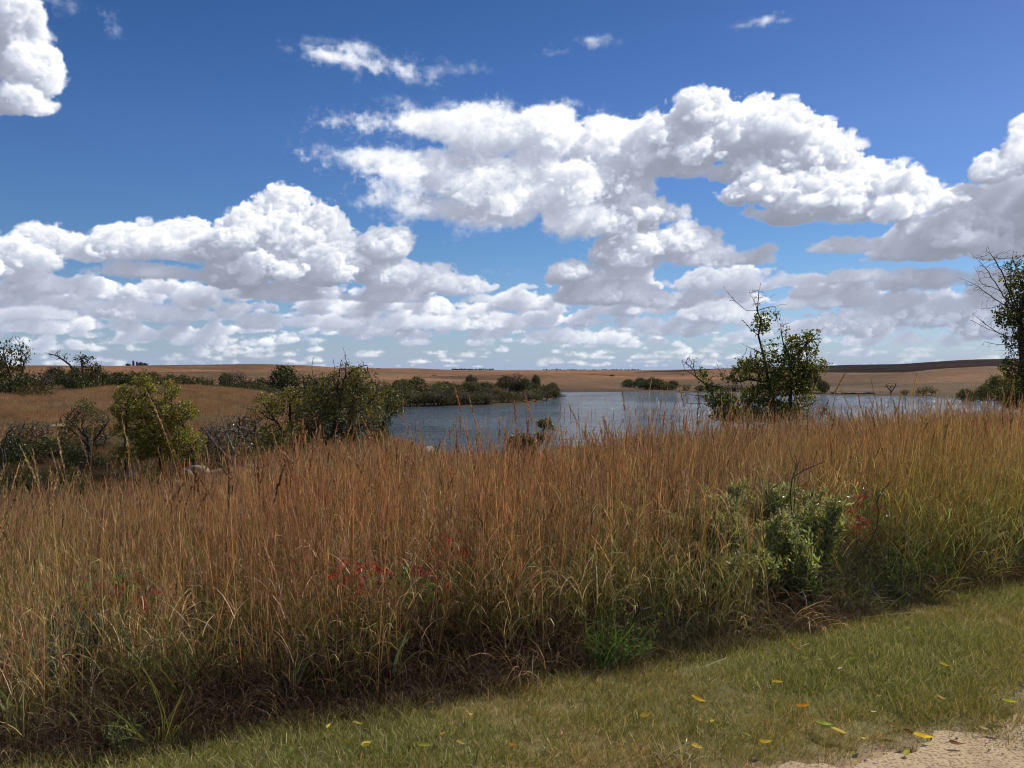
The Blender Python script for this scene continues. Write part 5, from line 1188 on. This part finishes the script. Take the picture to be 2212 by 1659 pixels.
# ---------------------------------------------------------------- SKY CLOUDS
import numpy as np, math
CLOUD_PUFFS = """
h 0 0 80 60;20 60 72 80;60 150 76 78;30 225 70 45;100 185 36 58;80 240 50 26;
w 830 272 80 22;900 255 70 20;760 345 80 18;840 335 70 26;860 380 60 26;850 430 60 24;900 465 70 22;1000 485 70 18;1150 235 90 14;1000 245 90 16;160 15 50 12;620 105 28 9;700 125 50 12;760 125 60 20;830 145 60 18;880 165 50 14;1000 150 34 10;715 95 36 6;1270 90 34 9;1200 120 32 9;1335 92 10 6;890 230 45 11;250 70 18 14;1600 60 30 9;1640 50 35 10;1690 50 22 7;800 110 25 14;940 155 40 8;
m 1598 60 26 8;1640 50 30 11;1690 50 22 7;700 122 46 9;760 134 46 13;1275 90 24 7;900 275 60 22;960 275 90 34;1060 290 110 50;1180 300 120 60;1300 310 110 58;850 350 80 26;950 370 100 46;1080 400 130 72;1200 400 130 76;1320 390 100 76;900 440 68 25;990 455 90 32;1100 465 90 32;1250 470 100 46;1370 330 90 56;1340 560 90 40;
h 1330 480 80 55;1400 470 72 52;1430 530 105 50;1340 560 90 44;1520 560 95 36;1600 562 64 28;1655 540 22 13;1250 590 55 32;1210 600 36 36;
h 1430 290 75 50;1500 252 75 50;1490 330 105 62;1600 300 100 72;1690 280 72 50;1700 350 120 78;1780 340 78 48;1850 320 42 20;1640 410 85 60;1760 430 120 75;1880 400 88 52;1900 460 100 46;1980 440 68 42;2060 430 48 32;1700 470 88 36;1470 375 65 26;1560 380 60 30;1830 535 100 22;
f 1740 430 46 15;1840 436 26 9;1665 430 16 10;
h 2212 275 34 25;2185 350 45 45;2135 372 55 40;2215 350 60 60;2300 400 100 90;2390 330 110 90;
g 2160 480 150 80;2060 515 160 56;1960 545 130 40;1900 560 60 20;2220 440 90 85;2290 500 120 70;2240 540 170 40;
g 1700 610 120 22;1850 602 130 26;2000 606 150 22;2160 606 120 26;2010 680 150 50;2160 700 120 56;1860 706 90 42;2260 650 110 70;
h 30 560 110 42;140 540 100 46;260 535 110 48;380 530 90 46;450 540 90 58;530 520 90 62;620 488 80 72;700 510 74 62;600 570 110 72;720 580 110 72;835 540 66 48;850 600 110 52;960 622 86 36;1040 648 50 15;500 600 80 46;300 590 120 22;420 600 90 20;60 620 84 30;620 640 120 24;800 645 120 22;-80 580 100 60;-170 560 120 70;
w 1080 585 90 9;1130 645 18 7;
h 250 672 70 32;330 682 84 26;440 655 42 20;100 712 88 22;180 705 34 24;60 682 100 20;0 645 54 34;-90 690 80 40;
h 1250 645 54 32;1330 642 84 36;1420 652 66 38;1530 682 76 32;1610 692 46 26;1705 662 40 16;1790 658 42 16;
h 950 702 84 24;1080 702 66 28;1160 692 46 26;1210 730 74 24;1310 736 64 20;850 700 60 20;700 700 90 24;560 700 70 24;
"""
def worley_tile(n=96, c=8, seed=3):
    rng = np.random.default_rng(seed)
    P = rng.random((c, c, c, 3)).astype(np.float32)
    s = n // c
    g = (np.arange(n, dtype=np.float32) + .5) / s
    cell = np.floor(g).astype(int)
    fr = g - cell
    best = np.full((n, n, n), 9., np.float32)
    for a in (-1, 0, 1):
        for b in (-1, 0, 1):
            for d in (-1, 0, 1):
                p = P[((cell + a) % c)[:, None, None], ((cell + b) % c)[None, :, None], ((cell + d) % c)[None, None, :]]
                q = (p[..., 0] + a - fr[:, None, None]) ** 2 + (p[..., 1] + b - fr[None, :, None]) ** 2 + (p[..., 2] + d - fr[None, None, :]) ** 2
                np.minimum(best, q, out=best)
    w = 1 - np.sqrt(best)          # about .0 .. 1, round bumps
    return ((w - w.mean()) / w.std()).astype(np.float32)
def fft_tile(n=96, beta=2.6, seed=5):
    rng = np.random.default_rng(seed)
    f = np.fft.fftn(rng.standard_normal((n, n, n)).astype(np.float32))
    k = np.fft.fftfreq(n) * n
    r = np.sqrt(k[:, None, None] ** 2 + k[None, :, None] ** 2 + k[None, None, :] ** 2); r[0, 0, 0] = 1
    f *= r ** (-beta / 2); f[0, 0, 0] = 0
    f[r < 2] *= .4
    w = np.fft.ifftn(f).real
    return ((w - w.mean()) / w.std()).astype(np.float32)
def sample3(T, x, y, z):
    n = T.shape[0]
    xf = np.floor(x); yf = np.floor(y); zf = np.floor(z)
    x0 = xf.astype(np.int32) % n; y0 = yf.astype(np.int32) % n; z0 = zf.astype(np.int32) % n
    fx = x - xf; fy = y - yf; fz = z - zf
    x1 = (x0 + 1) % n; y1 = (y0 + 1) % n; z1 = (z0 + 1) % n
    F = T.ravel()
    a00 = (x0 * n + y0) * n; a01 = (x0 * n + y1) * n; a10 = (x1 * n + y0) * n; a11 = (x1 * n + y1) * n
    c00 = F[a00 + z0] * (1 - fz) + F[a00 + z1] * fz
    c01 = F[a01 + z0] * (1 - fz) + F[a01 + z1] * fz
    c10 = F[a10 + z0] * (1 - fz) + F[a10 + z1] * fz
    c11 = F[a11 + z0] * (1 - fz) + F[a11 + z1] * fz
    return (c00 * (1 - fy) + c01 * fy) * (1 - fx) + (c10 * (1 - fy) + c11 * fy) * fx
def px_dir(x, y):
    """photo pixel (1024 wide) -> azimuth, elevation in 1/860 rad units"""
    X = (x - 512) / 860; Z = (370 - y) / 860
    az = math.atan(X)
    return az * 860, math.atan(Z * math.cos(az)) * 860
def build_clouds(S=1.5, SPAN=45.0, VMAX=420, DJ=3.0, NJ=76, seed=11):
    """light and density of the cumulus field marched on an (azimuth, depth, elevation) grid; returns RGBA, bottom row first"""
    rng = np.random.default_rng(seed)
    umax = math.radians(SPAN) * 860
    NU = int(2 * umax * S); NV = int((VMAX + 4) * S)
    u = (np.arange(NU) + .5) / S - umax
    w = (np.arange(NJ) + .5) * DJ
    W3 = worley_tile(); N3 = fft_tile()
    puffs = []
    for grp in CLOUD_PUFFS.strip().split('\n'):
        kind, rest = grp.split(' ', 1)
        for t in rest.strip(';').split(';'):
            x, y, rx, ry = [float(q) * .463 for q in t.split()]
            U, V = px_dir(x, y)
            k = 1 / (1 + ((x - 512) / 860) ** 2)
            low = V / 200.
            dep = {'h': 95, 'm': 90, 'g': 125, 'w': 60, 'f': 22}[kind] + max(0, 60 * (1 - V / 80.)) 
            puffs.append((U, dep + rng.uniform(-14, 14), V, rx * k ** .8, min(rx, ry * 1.6, 45), ry, kind))
    # small distant cumulus in rows towards the horizon
    for n in range(1000):
        v = 3 + 80 * rng.random() ** 1.25
        sz = (1.4 + v * .14) * rng.uniform(.35, 1.7)
        U = rng.uniform(-umax, umax)
        U0 = U / 860
        if v > 48 and rng.random() < .6: continue
        nb = rng.integers(3, 7)
        for b in range(nb):
            du = rng.uniform(-1, 1) * sz * 2.6
            r = sz * rng.uniform(.45, 1.0) * (1 - .25 * abs(du) / (sz * 2.6))
            puffs.append((U + du, 205 - v * .9 + rng.uniform(-10, 10), v + r * .25, r * rng.uniform(1.1, 2.5), r * 1.3, r * .95, 's'))
    # outside the frame, to the sides
    for n in range(26):
        U = rng.choice([-1, 1]) * rng.uniform(640, umax); v = rng.uniform(90, 330); sz = rng.uniform(20, 50)
        for b in range(6):
            puffs.append((U + rng.normal() * sz, 100 + rng.normal() * 10, v + rng.random() * sz * .5, sz * 1.1, sz * .8, sz * .6, 'h'))
    P = puffs
    pv = np.array([p[2] for p in P]); pr = np.array([p[5] for p in P])
    rgb = np.zeros((NV, NU, 4), np.float32)
    sun = np.array([.60, -.10, .66]); dz = 1 / S
    su = sun[0] / sun[2] * dz * S; sj = sun[1] / sun[2] * dz / DJ; seg = dz / sun[2]
    tau = np.zeros((NJ, NU), np.float32); tauv = np.zeros((NJ, NU), np.float32)
    Ug, Wg = np.meshgrid(u.astype(np.float32), w.astype(np.float32))
    iu0 = int(math.floor(su)); fu = su - iu0
    for row in range(NV - 1, -1, -1):
        v = (row + .5) / S - 4
        sd = np.full((NJ, NU), -30., np.float32); amp = np.full((NJ, NU), 3., np.float32); soft = np.full((NJ, NU), 1.6, np.float32)
        act = np.where(np.abs(v - pv) < pr * 2.0 + 8)[0]
        for a in act:
            U, D, V, rx, rd, rz, kind = P[a]
            m = 2.3 if kind == 'w' else 1.5
            i0 = max(0, int((U - rx * m + umax) * S) - 6); i1 = min(NU, int((U + rx * m + umax) * S) + 7)
            j0 = max(0, int((D - rd * m) / DJ) - 2); j1 = min(NJ, int((D + rd * m) / DJ) + 3)
            if i0 >= i1 or j0 >= j1: continue
            rr = rz * (.48 if (v < V and kind in 'hgs') else 1.)
            q = ((u[i0:i1] - U) / rx) ** 2
            q = q[None, :] + (((w[j0:j1] - D) / rd) ** 2)[:, None] + ((v - V) / rr) ** 2
            s = (1 - np.sqrt(q)) * min(rx, rz, rd)
            sub = sd[j0:j1, i0:i1]
            new = s > sub
            am = {'h': .31, 'm': .36, 'g': .28, 'w': 1.0, 's': .5, 'f': .5}[kind] * min(rx, rz * 1.2)
            amp[j0:j1, i0:i1] = np.where(new, am, amp[j0:j1, i0:i1])
            soft[j0:j1, i0:i1] = np.where(new, {'h': 3., 'm': 7., 'g': 4., 'w': 16., 's': 2., 'f': 3.}[kind], soft[j0:j1, i0:i1])
            # smooth union
            hh = np.clip(.5 + .5 * (s - sub) / 4., 0, 1)
            sd[j0:j1, i0:i1] = sub * (1 - hh) + s * hh + 4. * hh * (1 - hh) * .8
        d = np.zeros((NJ, NU), np.float32)
        need = sd > -amp * 2.2
        if need.any():
            jj, ii = np.nonzero(need)
            uu = Ug[jj, ii]; ww = Wg[jj, ii]; aa = amp[jj, ii]
            bl = min(1., max(0., (v - 30) / 50.)); bl = bl * bl * (3 - 2 * bl)
            def noise(sc, off):
                vv = v * sc * 1.1 + off; uu2 = uu * sc + off; ww2 = ww * sc
                n0 = sample3(N3, uu2 * .55, ww2 * .55, np.full_like(uu2, vv * .62))
                n1 = sample3(W3, uu2 * .50 + n0 * 2.2, ww2 * .5, np.full_like(uu2, vv * .5) + n0 * 2)
                n2 = sample3(W3, uu2 * 1.12 + 31 + n0 * 2.5, ww2 * 1.12 + 7, np.full_like(uu2, vv * 1.12) + 11)
                n3 = sample3(W3, uu2 * 2.6 + 3, ww2 * 2.6 + 7, np.full_like(uu2, vv * 2.6) + 5)
                n4 = sample3(N3, uu2 * 3.1, ww2 * 3.1, np.full_like(uu2, vv * 3.1))
                return n0, n1, n2, n3, n4
            if bl >= 1: n0, n1, n2, n3, n4 = noise(.62, 0)
            elif bl <= 0: n0, n1, n2, n3, n4 = noise(1.5, 17)
            else: n0, n1, n2, n3, n4 = [p * bl + q * (1 - bl) for p, q in zip(noise(.62, 0), noise(1.5, 17))]
            wisp = np.clip((soft[jj, ii] - 4.5) / 6, 0, 1)
            nz = np.minimum(n1 * .62 + n2 * .25 + n3 * .10, 1.3) * 1.0 * (1 - wisp * .6) + wisp * (n0 * .75 + n4 * .28)
            e = (sd[jj, ii] + aa * (nz * .8 - .1)) / (soft[jj, ii] * (1 + 1.3 * np.clip(n0, 0, 2) * (soft[jj, ii] < 5)))
            d[jj, ii] = np.clip(e, 0, 1) * (1. - .0 * wisp)
            d[jj, ii] *= np.where(soft[jj, ii] > 10, .30, np.where(soft[jj, ii] > 5, .55, 1.))
        # sun: optical depth marched down the light direction
        dd = d * .23
        sh = np.zeros_like(tau)
        A = tau
        sh_u = np.zeros_like(A)
        sh_u[:, :NU - iu0 - 1] = A[:, iu0:NU - 1] * (1 - fu) + A[:, iu0 + 1:NU] * fu
        if sj >= 0: sh[:-1] = sh_u[:-1] * (1 - sj) + sh_u[1:] * sj
        else: sh[1:] = sh_u[1:] * (1 + sj) - sh_u[:-1] * sj; sh[0] = sh_u[0]
        sh *= 1 - .017 * (1 + 1.6 * (1 - min(1, v / 90)))
        tau = sh + dd * seg
        b = tauv * 1.; b[:, 2:-2] = tauv[:, 2:-2] * .5 + (tauv[:, :-4] + tauv[:, 4:]) * .22
        tauv = b * (1 - .010) + dd * dz
        L = .52 * np.exp(-tau * .8) + .36 * np.exp(-tau * .2) + .12 * np.exp(-tau * .05)
        AM = .36 + .64 * np.exp(-tauv * .14)
        ext = np.cumsum(d * .26 * DJ, axis=0)
        T = np.exp(-(ext - d * .26 * DJ)); al = (1 - np.exp(-d * .26 * DJ)) * T
        A_ = al.sum(0)
        powd = 1 - .25 * np.exp(-ext * .5)
        l = (al * L * powd).sum(0) / np.maximum(A_, 1e-5); am = (al * AM).sum(0) / np.maximum(A_, 1e-5)
        dist = (al * Wg).sum(0) / np.maximum(A_, 1e-5)
        rgb[row, :, 0] = l; rgb[row, :, 1] = am; rgb[row, :, 2] = dist / (NJ * DJ); rgb[row, :, 3] = A_
    return rgb
SUN_E = 5.0; EXPO = 0.0; SKY_SAT = 1.34; SKY_VAL = .84
SKY_TINT = [(0., (.66, .80, 1.15)), (.26, (.83, .86, 1.03)), (.5, (1.22, .90, 1.05)), (.78, (1.18, .80, .90))]
CL_SUN = 13.6; CL_AMB = 2.8; AIRC = (3.7, 4.65, 6.8); CL_POW = 1.05
shade(965, 930, 235, 390)
# ------------------------------------------------------------------ world
t1 = time.time()
RGBM = build_clouds()
print('clouds', time.time() - t1)
NV_, NU_ = RGBM.shape[:2]
vdeg = ((np.arange(NV_) + .5) / 1.5 - 4)[:, None, None]
l_, am_, di_, al_ = [RGBM[..., i:i + 1] for i in range(4)]
tl_ = np.clip((l_ - .15) / .5, 0, 1); tl_ = tl_ * tl_ * (3 - 2 * tl_)
cc = (CL_SUN * (np.array([.86, .92, 1.12]) * (1 - tl_) + np.array([1.02, 1.0, .965]) * tl_) * l_ ** CL_POW + CL_AMB * np.array([.79, .89, 1.12]) * am_)
air = np.exp(-np.maximum(vdeg, 0) / 40) * .28
cc = cc * (1 - air) + air * np.array(AIRC)
img = bpy.data.images.new('cumulus_sky', NU_, NV_, alpha=True, float_buffer=True)
img.colorspace_settings.name = 'Non-Color'
img.alpha_mode = 'CHANNEL_PACKED'
top = np.clip((NV_ - np.arange(NV_)) / 30, 0, 1)[:, None, None]
hz_ = np.exp(-np.maximum(vdeg, 0) / 26) * .92
cc = cc * al_ + np.array(AIRC) * (1 - al_); al_ = np.maximum(al_, hz_); cc = np.where(al_ > 0, cc, cc)
bot = np.clip((vdeg + 1) / 2.5, 0, 1)
px_ = np.concatenate([cc, al_ * top * bot], -1).astype(np.float32)
img.pixels.foreach_set(px_.ravel()); img.pack()
w = bpy.data.worlds.new('World'); scene.world = w; w.use_nodes = True
nt = w.node_tree; nd, ln = nt.nodes, nt.links; nd.clear()
tc = N(nd, 'ShaderNodeTexCoord')
sky = N(nd, 'ShaderNodeTexSky'); sky.sky_type = 'NISHITA'; sky.sun_disc = False; sky.sun_elevation = SUN_EL; sky.sun_rotation = SUN_AZ
sky.air_density = 1.0; sky.dust_density = .25; sky.ozone_density = 3.0; sky.altitude = 400
sep = N(nd, 'ShaderNodeSeparateXYZ'); ln.new(tc.outputs['Generated'], sep.inputs[0])
def M(op, a=None, b=None):
    q = N(nd, 'ShaderNodeMath', operation=op)
    for i, v in enumerate((a, b)):
        if v is None: continue
        if isinstance(v, (int, float)): q.inputs[i].default_value = v
        else: ln.new(v, q.inputs[i])
    return q.outputs[0]
az = M('ARCTAN2', sep.outputs[0], sep.outputs[1]); el = M('ARCSINE', sep.outputs[2])
u_ = M('ADD', M('MULTIPLY', az, 1 / (2 * R(45))), .5)
v_ = M('MULTIPLY', M('ADD', M('MULTIPLY', el, 860.0), 4.0), 1 / 424.)
cx = N(nd, 'ShaderNodeCombineXYZ'); ln.new(u_, cx.inputs[0]); ln.new(v_, cx.inputs[1])
it = N(nd, 'ShaderNodeTexImage'); it.image = img; it.extension = 'MIRROR'; it.interpolation = 'Cubic'; ln.new(cx.outputs[0], it.inputs[0])
ab = M('GREATER_THAN', sep.outputs[2], 0.0); fade = M('MULTIPLY', it.outputs['Alpha'], ab)
hs = N(nd, 'ShaderNodeHueSaturation'); hs.inputs['Saturation'].default_value = SKY_SAT; hs.inputs['Value'].default_value = SKY_VAL; hs.inputs['Hue'].default_value = .5
ln.new(sky.outputs[0], hs.inputs['Color'])
mx = N(nd, 'ShaderNodeMix', data_type='RGBA'); ln.new(fade, mx.inputs['Factor']); tn = N(nd, 'ShaderNodeVectorMath', operation='MULTIPLY'); cr_ = N(nd, 'ShaderNodeValToRGB'); ln.new(M('MULTIPLY', el, 1 / R(30)), cr_.inputs[0])
els = cr_.color_ramp.elements
for k_, (p_, c_) in enumerate(SKY_TINT):
    e_ = els[k_] if k_ < 2 else els.new(p_)
    e_.position = p_; e_.color = (*c_, 1)
ln.new(cr_.outputs[0], tn.inputs[1]); ln.new(hs.outputs[0], tn.inputs[0]); ln.new(tn.outputs[0], mx.inputs['A']); ln.new(it.outputs['Color'], mx.inputs['B'])
bg = N(nd, 'ShaderNodeBackground', Strength=.1); ln.new(mx.outputs['Result'], bg.inputs['Color'])
o = N(nd, 'ShaderNodeOutputWorld'); ln.new(bg.outputs[0], o.inputs[0])
w.cycles.sampling_method = 'MANUAL'; w.cycles.sample_map_resolution = 1024
# ------------------------------------------------------------------ sun
sd = bpy.data.lights.new('sun', 'SUN'); sd.energy = SUN_E; sd.angle = R(.53); sd.color = (1.0, .93, .82)
so = bpy.data.objects.new('sun', sd); COL.objects.link(so)
from mathutils import Vector
so.rotation_euler = Vector(TO_SUN).to_track_quat('Z', 'Y').to_euler()
so.location = (30, 10, 30)
# ------------------------------------------------------------------ camera
cd = bpy.data.cameras.new('camera'); cam = bpy.data.objects.new('camera', cd); COL.objects.link(cam)
cd.sensor_width = 36; cd.lens = 36 * F / 1024; cd.clip_start = .05; cd.clip_end = 20000
cam.location = (0, 0, EYE); cam.rotation_euler = (R(90) - math.atan((384 - HZ) / F), 0, 0)
scene.camera = cam
vs = scene.view_settings; vs.view_transform = 'Standard'; vs.look = 'None'; vs.exposure = EXPO; vs.gamma = 1
scene.cycles.use_denoising = True; scene.cycles.filter_width = 1.1
scene.cycles.max_bounces = 6; scene.cycles.diffuse_bounces = 3; scene.cycles.transmission_bounces = 4; scene.cycles.glossy_bounces = 2
scene.cycles.caustics_reflective = False; scene.cycles.caustics_refractive = False
scene.cycles.sample_clamp_indirect = 4
print('script', time.time() - T0)
